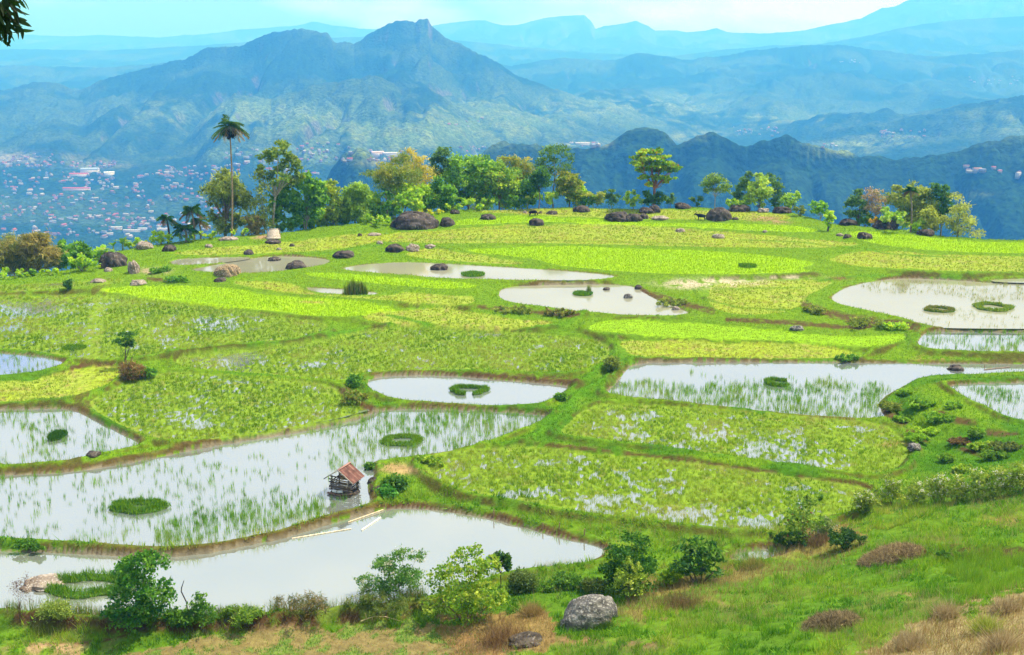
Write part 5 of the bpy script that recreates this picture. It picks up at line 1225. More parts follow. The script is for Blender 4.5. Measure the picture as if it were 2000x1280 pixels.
# ------------------------------------------------------------------ grass rings and islets in the ponds
def level_at(px, py):
    P = hit(px, py); r, c = rc_of(np.array([P[0]]), np.array([P[1]]))
    return float(LV[int(r[0] + .5), int(c[0] + .5)])
def ring(label, px, py, rx, ry, z, gap=None, tube_px=None, h=.32, cols=((.07,.22,.008),(.14,.32,.010),(.24,.40,.015)), solid=False, name="grass_ring"):
    SEED[0] += 1; rng = np.random.default_rng(SEED[0])
    P = at_z(px, py, z); mpp = depth_of(P) / F; sn = (ZC - z) / np.linalg.norm(P - CAM)
    A_, B_ = rx * mpp, ry * mpp / sn * 1.0
    tr = (tube_px * .68 if tube_px else rx * .15) * mpp
    r = empty(name, P, label, "grass islet", "grass islets in the ponds")
    a0, a1 = (0, 2 * np.pi) if gap is None else (gap[1], gap[0] + 2 * np.pi)
    n = int(2600 * (1 if rx > 30 else .6))
    if solid:
        u = np.sqrt(rng.uniform(0, 1, n)); t = rng.uniform(0, 2 * np.pi, n); X, Yv = A_ * u * np.cos(t), B_ * u * np.sin(t)
        hh = .10 + .12 * (1 - u)
    else:
        t = rng.uniform(a0, a1, n); q = rng.normal(0, .5, n).clip(-1, 1) * tr
        wv = 1 + .30 * (fbm(np.cos(t) * 2 + 7, np.sin(t) * 2, SEED[0], 3) - .5) * 2
        X, Yv = (A_ - tr + q) * np.cos(t) * wv, (np.maximum(B_ - tr, tr) + q) * np.sin(t) * wv
        hh = .10 + .13 * (1 - (q / tr) ** 2)
    c = np.asarray(cols)[rng.integers(0, len(cols), n)] * rng.uniform(.75, 1.25, (n, 1))
    hq = .35 + 1.0 * fbm(X * 1.6 + 31, Yv * 1.6, SEED[0] + 9, 3)
    v = blades_arr(np.stack([X, Yv, hh * .8], 1), h * hq * rng.uniform(.5, 1.2, n), .05 * max(1, P[1] / 100), .4, rng)
    put("grass", np_mesh("grass", v, np.arange(3 * n).reshape(-1, 3), M_GRASS, np.repeat(c, 3, axis=0)), r)
    m = MB(); tt = np.linspace(a0, a1, 40)
    if solid:
        k = np.linspace(0, 1, 8); U, T = np.meshgrid(k, np.linspace(0, 2 * np.pi, 24, endpoint=False), indexing="ij")
        V_ = np.stack([A_ * U * np.cos(T), B_ * U * np.sin(T), .24 * (1 - U ** 2) - .05], -1).reshape(-1, 3)
        m.add(V_, [[i * 24 + j, (i + 1) * 24 + j, (i + 1) * 24 + (j + 1) % 24, i * 24 + (j + 1) % 24] for i in range(7) for j in range(24)], (.07,.14,.02))
    else:
        wv = (1 + .30 * (fbm(np.cos(tt) * 2 + 7, np.sin(tt) * 2, SEED[0], 3) - .5) * 2)[:, None]
        pt = np.stack([(A_ - tr) * np.cos(tt), np.maximum(B_ - tr, tr) * np.sin(tt), np.zeros(40)], 1) * wv
        m.tube(pt, tr * .75, (.07,.14,.02), 8)
        for part in m.v: part[:, 2] *= .22 / max(tr * .75, .05)
    m.build("mound", M_GROUND, r, True)
    return r
ring("open curved grass ring in the oval middle pond", 916, 764, 37, 9, LVL["P4"], (-1.75, -1.3), 9)
ring("pale green full grass ring in the rice right of the long paddy", 785, 861, 46, 12, LVL["P2"], None, 16, .25, ((.10,.26,.012),(.18,.34,.015),(.26,.40,.02)))
ring("thick dark grass ring in the long paddy left of the hut", 269, 991, 60, 14, LVL["P2"], None, 20, .42)
ring("broken grass ring in the long right pond", 1519, 749, 25, 7, LVL["P5"], (-.7, .5), 8)
ring("wide yellow green grass ring in the far right pond", 1938, 601, 38, 8, LVL["P8"], None, 11, .3, ((.16,.30,.015),(.26,.38,.02),(.36,.44,.05)))
ring("smaller reddish rimmed grass ring left of the wide one in the far right pond", 1835, 606, 29, 5, LVL["P8"], None, 8, .3, ((.16,.26,.015),(.28,.34,.03),(.30,.22,.08)))
ring("flat oval grass islet in the long upper pond", 924, 537, 24, 5, LVL["P11"], None, None, .35, solid=True, name="grass_islet")
ring("round dark grass mound in the small left pond", 113, 853, 17, 9, LVL["P3"], None, None, .4, ((.04,.14,.008),(.08,.20,.010)), solid=True, name="grass_islet")
ring("grass islet with tall reeds in the central pond", 1138, 575, 20, 4, LVL["P10"], None, None, .3, solid=True, name="grass_islet")
ring("big loose grass ring near the leafy bush in the milky pond", 165, 1146, 92, 22, LVL["P1"], (2.6, 3.5), 26, .5, ((.06,.20,.008),(.12,.30,.010),(.22,.38,.02)))
ring("short rim of grass on the left olive field's water", 145, 681, 24, 5, LVL["FC"] + .02, None, None, .25, solid=True, name="grass_islet")
ring("flat dark grass patch in the bright far rice", 1460, 521, 18, 3, LVL["LB"] + .02, None, None, .4, solid=True, name="grass_islet")

def tuft(name, label, px, py, wpx, hpx, cols, z=None, n=900, cat="reeds", lean=.25, bw=.06, group=None):
    SEED[0] += 1; rng = np.random.default_rng(SEED[0])
    P = hit(px, py) if z is None else at_z(px, py, z)
    mpp = depth_of(P) / F; a = wpx * .5 * mpp; H = hpx * mpp
    x = rng.normal(0, .42, n).clip(-1, 1) * a; y = rng.normal(0, .42, n).clip(-1, 1) * a * .7
    hh = H * rng.uniform(.25, 1.1, n) * (.35 + 1.1 * fbm(x * 2.2 + px, y * 2.2, SEED[0], 3)) * (1 - .45 * (np.abs(x) / a) ** 2)
    c = np.asarray(cols)[rng.integers(0, len(cols), n)] * rng.uniform(.7, 1.3, (n, 1))
    v = blades_arr(np.stack([x, y, np.zeros(n) - .05], 1), hh, bw, lean, rng)
    o = put(name, np_mesh(name, v, np.arange(3 * n).reshape(-1, 3), M_GRASS, np.repeat(c, 3, axis=0)), None, P)
    return tag(o, label, cat, group)
tuft("reed_clump", "tall brownish reed clump standing in the narrow middle water", 695, 574, 46, 30, [(.05,.13,.012),(.12,.19,.02),(.26,.20,.06),(.20,.28,.03)], LVL["P14"], 1400, "reeds", .16, .11)
tuft("reed_clump", "thin reeds on the islet of the central pond", 1150, 573, 12, 26, [(.12,.24,.015),(.26,.30,.05)], LVL["P10"], 160, "reeds", .12, .07)
tuft("reed_clump", "dark scrubby reeds beside the dark brown boulder above the long pond", 776, 490, 22, 16, [(.07,.11,.02),(.18,.15,.06)], None, 500, "reeds", .3, .1)

# ------------------------------------------------------------------ lone trees and bushes of the terraces and the near slope
tree("tree", "small dark flat topped tree on the soil bank in the left fields", "tree", 246, 718, [(240,657,16,4),(258,656,12,4),(230,663,9,4),(246,667,14,5),(255,674,9,5),(240,677,9,5)], DARK, None, 0, (.30,.16), 26, clump=.34, trunk=.07, fork=700, stems=3, tcol=(.12,.09,.06))
tree("bush", "brown dry scrub at the foot of the small flat topped tree", "bush", 262, 742, ell(258, 728, 20, 17, 7, 71), [(.10,.07,.03),(.2,.13,.06),(.07,.13,.02)], None, 0, (.3,.07), 20, trunk=.03, parts=("stem","foliage"), stems=4)
tree("bush", "dark green weeds spilling right of the dry scrub on the left bank", "bush", 285, 740, ell(284, 728, 20, 12, 5, 72), MID, None, 0, (.28,.16), 24, trunk=.03, parts=("stem","foliage"), stems=3)
NB = "bushes along the near pond bank"
tree("bush", "tall glossy green bush like a small tree at the near left bank", "bush", 265, 1226, [(285,1085,22,12),(262,1095,22,14),(300,1092,14,12),(240,1110,20,16),(270,1115,30,18),(300,1115,22,16),(232,1135,20,18),(262,1140,30,20),(295,1140,28,20),(318,1150,18,14),(228,1165,24,20),(260,1170,32,22),(295,1170,30,20),(325,1162,14,12),(225,1195,24,18),(258,1200,32,20),(292,1198,30,20),(318,1190,18,14),(275,1215,36,10)], [(.022,.10,.010),(.055,.18,.014),(.15,.30,.03)], NB, 0, (.21,.13), 20, clump=.30, trunk=.07, tcol=(.12,.08,.06), parts=("stem","foliage"), stems=4, fork=1200)
tree("bush", "flowering bush with white blossom clusters on the near bank", "bush", 780, 1190, [(785,1085,24,12),(760,1092,20,12),(740,1102,16,12),(815,1100,16,12),(770,1110,26,16),(800,1115,24,16),(740,1122,22,14),(725,1140,20,10),(765,1135,28,16),(805,1138,26,16),(705,1145,14,8),(790,1155,34,14),(740,1152,30,12)], [(.04,.13,.02),(.08,.20,.03),(.16,.28,.06)], NB, 2, (.17,.07), 17, trunk=.05, tcol=(.2,.16,.12), parts=("stem","foliage"), stems=5, extra=blossoms((.75,.72,.55), 46, .10))
tree("bush", "sprawling yellow green bush with thin bare stems in the near middle", "bush", 905, 1222, [(930,1085,18,10),(905,1095,26,12),(940,1102,24,14),(880,1108,22,12),(915,1118,32,16),(955,1122,24,16),(870,1130,24,14),(900,1142,34,16),(945,1146,34,16),(980,1142,14,14),(850,1155,22,14),(885,1168,36,16),(930,1170,36,16),(970,1165,18,14),(840,1178,20,12),(880,1192,36,14),(925,1196,36,14)], [(.08,.19,.012),(.17,.30,.02),(.34,.42,.05)], NB, 1, (.19,.12), 17, clump=.33, trunk=.035, tcol=(.22,.17,.12), parts=("stem","foliage"), stems=7)
tree("bush", "small broad leaved dark shrub standing over the yellow green bush", "bush", 978, 1160, [(976,1086,16,8),(962,1092,11,8),(990,1093,12,8),(975,1100,16,8),(988,1106,10,7),(970,1110,10,6)], DARK, NB, 1, (.32,.17), 24, trunk=.04, tcol=(.12,.09,.07), parts=("stem","foliage"), fork=1120)
tree("bush", "dark dense bush with feathery top right of the milky pond", "bush", 1232, 1168, [(1240,1060,26,8),(1215,1070,22,10),(1258,1072,20,10),(1200,1090,22,14),(1232,1088,32,16),(1262,1092,20,16),(1190,1112,22,14),(1222,1115,36,18),(1262,1118,26,16),(1200,1135,26,14),(1240,1142,34,14)], [(.018,.075,.008),(.035,.12,.010),(.075,.19,.016)], NB, 1, (.17,.10), 22, trunk=.05, tcol=(.1,.07,.05), parts=("stem","foliage"), stems=4)
tree("bush", "pale yellow green sapling bush in front of the dark dense bush", "bush", 1228, 1172, [(1225,1108,10,12),(1245,1112,9,12),(1210,1122,10,12),(1230,1130,16,14),(1250,1132,12,12),(1212,1145,16,12),(1236,1152,22,12)], [(.12,.22,.02),(.22,.33,.03),(.36,.44,.07)], NB, -.6, (.17,.09), 19, trunk=.03, parts=("stem","foliage"), stems=4)
tree("bush", "bush of long pointed dark glossy leaves above the brown weeds", "bush", 1365, 1140, [(1365,1070,22,10),(1340,1082,18,12),(1392,1080,20,12),(1365,1092,28,14),(1325,1102,18,14),(1400,1102,18,14),(1350,1112,28,14),(1385,1118,26,14),(1330,1124,20,10)], [(.018,.075,.010),(.04,.13,.014),(.14,.26,.03)], NB, 0, (.42,.14), 22, clump=.34, trunk=.05, tcol=(.12,.09,.06), parts=("stem","foliage"), stems=4)
tree("bush", "low broad leaved yellow green plant left of the glossy leaved bush", "bush", 1315, 1140, ell(1312, 1124, 22, 14, 6, 74), LIME, NB, -.4, (.30,.12), 20, trunk=.03, parts=("stem","foliage"), stems=3)
tree("bush", "loose upright shrub with red tipped shoot near the hay heap", "bush", 1565, 1066, [(1580,978,6,6),(1600,968,5,6),(1568,992,14,10),(1590,992,12,10),(1545,1000,14,12),(1568,1010,22,14),(1596,1012,12,12),(1540,1020,18,14),(1572,1032,24,14),(1550,1045,22,12)], [(.045,.13,.015),(.11,.22,.02),(.24,.34,.05)], NB, 0, (.19,.10), 13, clump=.4, trunk=.035, parts=("stem","foliage"), stems=4, top_cols=((.36,.12,.04), .03))
tree("bush", "dark low shrub between the upright shrub and hay heap", "bush", 1660, 1070, ell(1652, 1052, 36, 14, 7, 76), DARK, NB, 0, (.2,.08), 22, trunk=.03, parts=("stem","foliage"), stems=4)
tree("bush", "grey green weeds with white flower heads beside the upright shrub", "bush", 1615, 1052, ell(1612, 1030, 26, 22, 8, 77), [(.07,.14,.03),(.13,.2,.05),(.2,.27,.08)], NB, .5, (.16,.06), 13, clump=.42, trunk=.02, parts=("stem","foliage"), stems=6, extra=blossoms((.6,.58,.48), 14, .08))
tree("bush", "low olive scrub filling the bank below the flowering bush", "bush", 740, 1190, ell(735, 1175, 72, 18, 14, 78, .51, .7), [(.05,.11,.015),(.10,.16,.025),(.17,.2,.05)], NB, 0, (.28,.04), 13, clump=.36, trunk=.02, parts=("stem","foliage"), stems=6)
tree("bush", "dull green brushy shrub right of the yellow green bush at the pond edge", "bush", 1020, 1158, ell(1020, 1138, 26, 20, 8, 79), [(.045,.10,.02),(.09,.15,.03),(.14,.2,.05)], NB, 0, (.18,.06), 20, clump=.36, trunk=.02, parts=("stem","foliage"), stems=5)
tree("bush", "low bright herbs on the bank between dull shrub and dark bush", "bush", 1110, 1150, ell(1105, 1136, 44, 14, 8, 80), MID, NB, 0, (.18,.09), 20, clump=.36, trunk=.02, parts=("stem","foliage"), stems=5)
tree("bush", "dusky bush foot at the left of the dark dense bush", "bush", 1165, 1160, ell(1160, 1146, 30, 14, 6, 81), [(.04,.09,.015),(.08,.13,.02),(.13,.18,.04)], NB, 0, (.16,.07), 22, clump=.36, trunk=.02, parts=("stem","foliage"), stems=5)
tree("bush", "brown and green weeds left of the flowering bush on the pond bank", "bush", 600, 1205, ell(595, 1182, 66, 20, 12, 82, .51, .7), [(.06,.11,.02),(.15,.14,.05),(.22,.16,.09)], NB, 0, (.3,.035), 9, clump=.42, trunk=.02, parts=("stem","foliage"), stems=8)
tree("bush", "leafy upright sapling right of the tall glossy bush", "bush", 395, 1222, [(392,1165,14,8),(388,1178,18,10),(398,1190,22,12),(380,1200,24,12),(405,1206,28,12)], MID, NB, 0, (.2,.08), 18, trunk=.03, parts=("stem","foliage"), stems=3)
tree("bush", "low leafy bush between the glossy bush and the sapling", "bush", 350, 1222, ell(348, 1208, 30, 16, 7, 83), MID, NB, 0, (.18,.10), 20, trunk=.02, parts=("stem","foliage"), stems=4)
tree("bush", "grassy green shrub strip right of the leafy sapling", "bush", 470, 1215, ell(470, 1200, 46, 14, 8, 84), [(.06,.15,.015),(.12,.23,.02),(.2,.3,.04)], NB, 0, (.2,.06), 18, clump=.4, trunk=.02, parts=("stem","foliage"), stems=6)
tree("bush", "bare purplish weed stems at the near left corner of the milky pond", "bush", 40, 1210, [(35,1140,10,12),(50,1135,10,14),(30,1160,12,14),(48,1165,14,16)], [(.10,.06,.05),(.16,.10,.08)], NB, 0, (.10,.03), 5, clump=.5, trunk=.018, tcol=(.14,.08,.06), parts=("stem","foliage"), stems=6, bare=.6)
tree("bush", "light green trailing weeds right of the bare purplish stems", "bush", 110, 1212, ell(108, 1192, 34, 18, 8, 86), [(.12,.2,.03),(.2,.29,.05),(.28,.34,.08)], NB, 0, (.14,.06), 10, clump=.44, trunk=.018, parts=("stem","foliage"), stems=6)
WG = "white flowered weeds on the right slope"
for i, (x, y, t, w_, lb) in enumerate([(1740,985,925,24,"tall sparse white flowered weed at the left end of the slope weeds"), (1790,985,935,26,"leafy weed with few white heads beside the left end weed"), (1828,985,925,30,"dense clump of weeds with the most white heads on the slope"), (1868,980,925,28,"white flowered weeds just right of the densest clump"), (1912,978,915,30,"greener tall weeds with scattered white heads on the slope ridge"), (1955,970,905,30,"bushy weeds with reddish stems near the right frame edge"), (1992,965,900,26,"last tall weeds of the ridge cut by the frame edge"), (1690,998,962,20,"short weed tuft downhill from the white flowered ones")]):
    tree("weed_clump", lb, "weeds", x, y, ell(x, (y + t) / 2, w_, (y - t) / 2, 9, 90 + i, .3, .45), [(.10,.18,.02),(.19,.29,.03),(.32,.38,.07)], WG, 0, (.22,.09), 7, clump=.5, trunk=.016, tcol=(.16,.12,.07), parts=("stem","foliage"), stems=7, extra=blossoms((.85,.83,.72), 16 if i != 2 else 44, .11))
EMB = "shrubs on the right embankment"
for i, (x, y, rx, ry, cols, lb) in enumerate([(1770,762,16,14,DARK,"feathery shrub at the top corner of the embankment"), (1740,790,20,14,OLIVE,"olive scrub hanging over the pond corner of the embankment"), (1800,785,26,12,MID,"green herbs spread on the middle of the embankment"), (1835,812,30,13,MID,"bright weeds at the embankment bend"), (1812,838,26,10,LIME,"lime green leafy weeds at the embankment foot"), (1790,850,22,10,DARK,"creeping shrub low on the embankment"), (1905,842,14,16,MID,"single leafy sapling on the embankment crest"), (1915,868,24,12,LIME,"broad bright leaves under the leafy sapling"), (1945,885,26,14,MID,"big leaved herbs at the right embankment foot"), (1848,890,14,16,DARK,"small upright shrub beside the pale grey stone"), (1880,912,22,13,LIME,"loose light green weeds above the slope ridge"), (1965,868,30,12,OLIVE,"olive dry scrub on the right end of the embankment"), (1875,860,22,8,[(.12,.09,.03),(.2,.13,.06),(.1,.15,.03)],"brown dry scrub on the embankment's red soil"), (1765,815,20,9,MID,"green creepers below the embankment nose"), (1862,790,18,7,MID,"short leafy weeds along the embankment top")]):
    tree("shrub", lb, "shrub", x, y + ry * .8, ell(x, y + ry * .35, rx * 1.05, ry * .5, 16, 120 + i, .4, .9), [LIME[0], MID[2], LIME[1]] if cols is DARK else [(.05,.14,.012),(.10,.22,.015),(.20,.33,.03)] if cols is MID else cols, EMB, 0, (.24,.13), 13, clump=.38, trunk=.025, parts=("stem","foliage"), stems=4)
FB_ = "weeds on the field banks"
for i, (x, y, rx, ry, cols, lb) in enumerate([(770,945,26,14,MID,"leafy creeper on the bank right of the hut"), (755,962,18,12,[(.02,.11,.014),(.05,.2,.02),(.12,.32,.05)],"bright broad leaved creeper over the wet rocks by the hut"), (722,912,9,8,MID,"small shrub behind the hut roof's right corner"), (840,900,30,6,LIME,"grassy herbs on the bund behind the dry patch"), (1195,712,16,14,OLIVE,"dry grass tussock at the corner of the long right pond"), (690,745,12,12,MID,"dark weeds at the left corner of the oval pond"), (690,778,26,12,[(.10,.09,.03),(.16,.2,.03),(.08,.18,.02)],"reddish weeds on the bank left of the oval pond"), (1690,632,40,9,OLIVE,"scrub covering the soil bank under the far right pond"), (1745,636,30,7,LIME,"bright leafy weeds at the right end of that scrub"), (1590,606,24,7,OLIVE,"dry bushes on the bank where the far right pond begins"), (1000,604,40,6,OLIVE,"dark weeds hanging on the bank under the central pond"), (1090,611,34,6,[(.06,.09,.02),(.14,.13,.04),(.1,.16,.03)],"brown weeds on the right part of the bank under the central pond"), (1310,590,34,6,OLIVE,"weeds along the right bank of the central pond"), (345,545,24,6,MID,"dark green herbs on the left bank above the bright rice"), (310,528,20,6,MID,"leafy herbs on the ledge right of the upright boulder"), (60,1064,34,7,MID,"leafy weeds on the bund at the left end of the milky pond"), (1262,757,12,6,MID,"tiny weed on the oval pond's right bund"), (1655,700,26,5,MID,"weeds on the bund behind the long right pond"), (1870,1090,40,5,MID,"leafy weeds in the ditch right of the hay heap"), (1540,1052,40,8,DARK,"dark rushes along the little pool's back edge")]):
    if i == 16: x, y = 1095, 775
    tree("shrub", lb, "shrub", x, y + ry * .8, ell(x, y, rx, ry, 14, 150 + i, .5, .85), cols, FB_, 0, (.26,.14), 18, clump=.38, trunk=.02, parts=("stem","foliage"), stems=3)
for i, (x, y, w_, h_, lb, cols) in enumerate([(985,1255,120,46,"big mound of rusty dry grass near the bottom middle",[(.16,.09,.04),(.30,.18,.08),(.42,.28,.12)]), (1040,1200,46,34,"pale straw coloured grass tuft left of the lichen boulder",[(.30,.22,.07),(.46,.34,.13)]), (1330,1180,120,26,"brown dry weeds right of the lichen boulder",[(.18,.11,.05),(.30,.20,.08),(.16,.2,.04)]), (1600,1060,70,26,"pinkish brown dry weeds by the upright shrub",[(.22,.13,.08),(.32,.2,.12),(.15,.17,.05)]), (1925,1238,50,44,"tall yellow green grass blades among the dry straw",[(.3,.38,.04),(.42,.46,.08)]), (1850,1205,60,36,"dry straw tussock at the left edge of the straw field",[(.36,.27,.13),(.5,.4,.22)]), (1965,1195,60,34,"bent dry straw tussock near the right frame edge",[(.32,.24,.12),(.5,.4,.22)]), (1960,1270,80,44,"dry straw tussock in the bottom right corner",[(.36,.26,.13),(.52,.42,.24)]), (1780,1265,90,40,"straw tussock at the bottom edge of the straw field",[(.34,.26,.13),(.5,.4,.22)]), (225,1208,60,26,"dry brown tussocks before the tall glossy bush",[(.2,.14,.06),(.3,.2,.1),(.12,.16,.03)]), (1470,1110,60,24,"yellowing grass tuft below the little pool",[(.3,.26,.06),(.42,.36,.1),(.18,.28,.03)]), (1180,1225,40,20,"low green weed skirt in front of the lichen boulder",[(.05,.14,.01),(.12,.22,.02)])]):
    tuft("grass_tussock", lb, x, y, w_, h_, cols, None, 1100, "grass tussock", .8, .035, "grass tussocks on the near slope")

# ------------------------------------------------------------------ hut in the flooded paddy
def hut():
    P = at_z(674, 962, .5)
    r = empty("small_hut", P, "tiny open log hut with red tin roof standing in the flooded paddy", "hut")
    r.rotation_euler = (0, 0, math.radians(-24)); r.scale = (.86, .86, .92)
    RED = (.17,.075,.058); WOODC = (.13,.10,.075); W2 = (.22,.18,.135); DK = (.045,.038,.03)
    rng = np.random.default_rng(5)
    hw, hd = .95, .62                        # half width (x) and half depth (y)
    # stone and log raft
    m = MB(); m.box((0, 0, .16), (2.1, 1.5, .16), 0, DK); m.build("platform", M_WOOD, r)
    for k, (x, y, s) in enumerate([(-.95,-.7,.26),(-.6,-.78,.22),(-.15,-.8,.28),(.35,-.78,.24),(.8,-.7,.3),(-1.0,.1,.3),(1.0,0,.3),(-.8,.6,.3),(.6,.65,.3),(1.0,.5,.26)]):
        bm = bmesh.new(); bmesh.ops.create_icosphere(bm, subdivisions=2, radius=s)
        for v in bm.verts: v.co *= rng.uniform(.85, 1.15); v.co.z *= .6
        me = bpy.data.meshes.new("base_stone"); bm.to_mesh(me); bm.free(); me.materials.append(M_ROCK)
        put("base_stone", me, r, (x, y, .04))
    for x in (-hw, hw):
        for y in (-hd, hd):
            m = MB(); m.tube([(x, y, .1), (x, y, 1.62)], .06, WOODC, 8); m.build("post", M_WOOD, r, True)
    m = MB(); m.tube([(0, -hd, 1.45), (0, -hd, 2.25)], .05, WOODC, 8); m.build("post", M_WOOD, r, True)
    m = MB(); m.tube([(0, hd, .3), (0, hd, 2.25)], .05, WOODC, 8); m.build("post", M_WOOD, r, True)
    for k, z in enumerate((.36, .52, .70, .88, 1.06, 1.30)):
        ex = 1.16 + rng.uniform(-.06, .12)
        m = MB(); m.box((rng.uniform(-.05, .05), -hd - .07, z), (2 * ex, .07, .09 if k != 2 else .17), 0, W2 if k % 2 else WOODC, (0, rng.uniform(-.04, .04))); m.build("wall_plank", M_WOOD, r)
        if k < 5:
            m = MB(); m.box((rng.uniform(-.05, .05), hd + .07, z), (2 * ex, 0.06, .07), 0, WOODC, (0, rng.uniform(-.03, .03))); m.build("wall_plank", M_WOOD, r)
            for sx in (-1, 1):
                m = MB(); m.box((sx * (hw + .07), 0, z + .08), (.06, 1.5 + rng.uniform(-.1, .2), .08), 0, W2 if k % 2 else DK, (rng.uniform(-.04, .04), 0)); m.build("wall_plank", M_WOOD, r)
    m = MB(); m.box((-.05, 0, .30), (1.8, 1.1, .05), 0, WOODC); m.build("floor", M_WOOD, r)
    # roof: two corrugated sheets
    ev, rz_ = 1.36, 2.36; ow = 1.52; od = 1.02
    for sx in (-1, 1):
        nv = 64; y = np.linspace(-od, od, nv); wv = .022 * np.sin(y * 2 * np.pi / .16)
        ang = math.atan2(rz_ - ev, ow); nx, nz = math.sin(ang) * sx, math.cos(ang)
        m = MB(); rows = []
        for t in (0, .5, 1):
            bx_, bz_ = ow * t * sx, rz_ - (rz_ - ev) * t
            rows.append(np.stack([bx_ + nx * wv, y, bz_ + nz * wv], 1))
        top_ = np.concatenate(rows); bot = top_ - np.array([nx, 0, nz]) * .012
        f = [[i * nv + j, i * nv + j + 1, (i + 1) * nv + j + 1, (i + 1) * nv + j] for i in range(2) for j in range(nv - 1)]
        cc = np.tile(RED, (len(top_), 1)) * (1 + .35 * np.sin(np.tile(y, 3) * 9 + sx)[:, None] * .5)
        pl = (np.abs(np.tile(y, 3) % .62) < .07)[:, None]
        cc = np.where(pl, np.array([.27,.16,.13]), cc)
        m.add(top_, f, cc); m.add(bot, [q[::-1] for q in f], (.2,.1,.08))
        m.build("roof_sheet", M_TIN, r)
        m = MB(); L = math.hypot(ow, rz_ - ev)
        for yy in (-od - .03,):
            m.box((sx * ow / 2, yy, (rz_ + ev) / 2 + .01), (L + .06, .05, .10), 0, (.38,.33,.28), (0, -math.atan2(rz_ - ev, ow) * sx * -1))
        m.build("bargeboard", M_WOOD, r)
    m = MB(); m.box((0, 0, rz_ + .03), (.22, 2 * od + .1, .035), 0, (.36,.2,.16)); m.build("ridge_cap", M_PLAIN, r)
    for y in (-hd, hd):
        m = MB(); m.box((0, y, 1.55), (2 * hw + .3, .06, .08), 0, WOODC); m.build("tie_beam", M_WOOD, r)
    m = MB(); m.tube([(.12, -.35, 1.38), (.12, -.35, 1.52), (.12, -.35, 1.66)], [.28, .34, .26], (.28,.2,.11), 12); m.build("basket", M_WOOD, r, True)
    m = MB(); m.tube([(-.75, -.86, .34), (-.3, -.92, .36)], .12, (.62,.62,.60), 10); m.tube([(-.2, -.9, .34), (.28, -.86, .42)], .12, (.55,.56,.55), 10); m.build("drum", M_PLAIN, r, True)
    m = MB(); m.tube([(-1.25, -.95, .12), (-.3, -1.0, .1), (.3, -1.0, .12)], .10, (.16,.09,.07), 8); m.tube([(.2, -.95, .16), (1.15, -.75, .3)], .08, (.2,.13,.09), 8); m.build("base_log", M_WOOD, r, True)
    m = MB(); m.box((.72, -hd - .12, .98), (.10, .04, .42), 0, (.42,.34,.24), (0, .5)); m.build("brace", M_WOOD, r)
hut()

# ------------------------------------------------------------------ poles, posts, sticks
def pole(name, label, pts, z, r0, col, cat, group=None, zs=None):
    W = [at_z(px, py, z) for px, py in pts]
    P = W[0].copy(); m = MB()
    if zs is not None:
        for q, dz in zip(W, zs): q[2] += dz
    m.tube([q - P for q in W], r0, col, 7)
    o = m.build(name, M_WOOD, None, True, P)
    return tag(o, label, cat, group)
BP = "poles floating on the milky pond"
pole("bamboo_pole", "long pale bamboo pole floating nearest the hut's bund bend", [(570,1052), (686,1033)], LVL["P1"] + .03, .05, (.72,.62,.45), "pole", BP)
pole("bamboo_pole", "white pole floating aslant on the open milky pond", [(706,1036), (743,1011)], LVL["P1"] + .04, .06, (.75,.72,.62), "pole", BP)
pole("bamboo_pole", "pale pole resting along the soil bund below the hut", [(680,1020), (748,996)], LVL["P1"] + .05, .05, (.66,.54,.36), "pole", BP)
pole("bamboo_pole", "thin brown pole lying on the long right pond", [(1922,722), (1972,717)], LVL["P5"] + .05, .045, (.30,.22,.16), "pole")
pole("bamboo_pole", "pale stick lying under the soil bank behind the oval pond", [(982,740), (1035,744)], LVL["P4"] + .05, .04, (.6,.45,.28), "pole")
def stake(label, px, py, hpx, group="stakes along the milky pond", col=(.26,.18,.11), r0=.045):
    P = hit(px, py); mpp = depth_of(P) / F; H = hpx * mpp
    m = MB(); m.tube([(0, 0, -.2), (.01, 0, H * .5), (.03, 0, H)], [r0, r0 * .95, r0 * .85], col, 7)
    tag(m.build("stake", M_WOOD, None, True, P), label, "stake", group)
stake("pale stake alone in the bright grass above the milky pond", 964, 1009, 16)
stake("short dark stake first of the pair at the bund's right part", 1060, 1034, 12)
stake("thicker reddish stake beside the short dark one", 1092, 1035, 14)
stake("thin stake farthest right along the bund", 1141, 1047, 14)
stake("single slim upright stake in the rice right of the hut field", 1922, 724, 12, None)
def dead_branch():
    P = at_z(366, 1190, LVL["P1"]); m = MB(); mpp = depth_of(P) / F
    m.tube([(0, 0, -.2), (-.02, 0, 15 * mpp), (-10 * mpp, .1, 36 * mpp), (-9 * mpp, .1, 44 * mpp), (-3 * mpp, .1, 60 * mpp)], [.05, .045, .04, .035, .02], (.10,.09,.09), 7)
    tag(m.build("dead_branch", M_WOOD, None, True, P), "crooked dark dead branch sticking up out of the milky pond", "branch")
    P = hit(705, 1218); m = MB()
    m.tube([(0, 0, .1), (.7, .1, .35), (1.5, .2, .3), (2.4, 0, .12)], [.03, .03, .025, .02], (.55,.42,.26), 6); m.tube([(.7, .1, .35), (.66, 0, -.1)], .02, (.5,.38,.24), 6); m.tube([(.35, .05, .22), (.3, 0, .62)], .015, (.5,.38,.24), 6)
    tag(m.build("dead_branch", M_WOOD, None, True, P), "pale bent twig lying on the reddish field edge", "branch")
dead_branch()

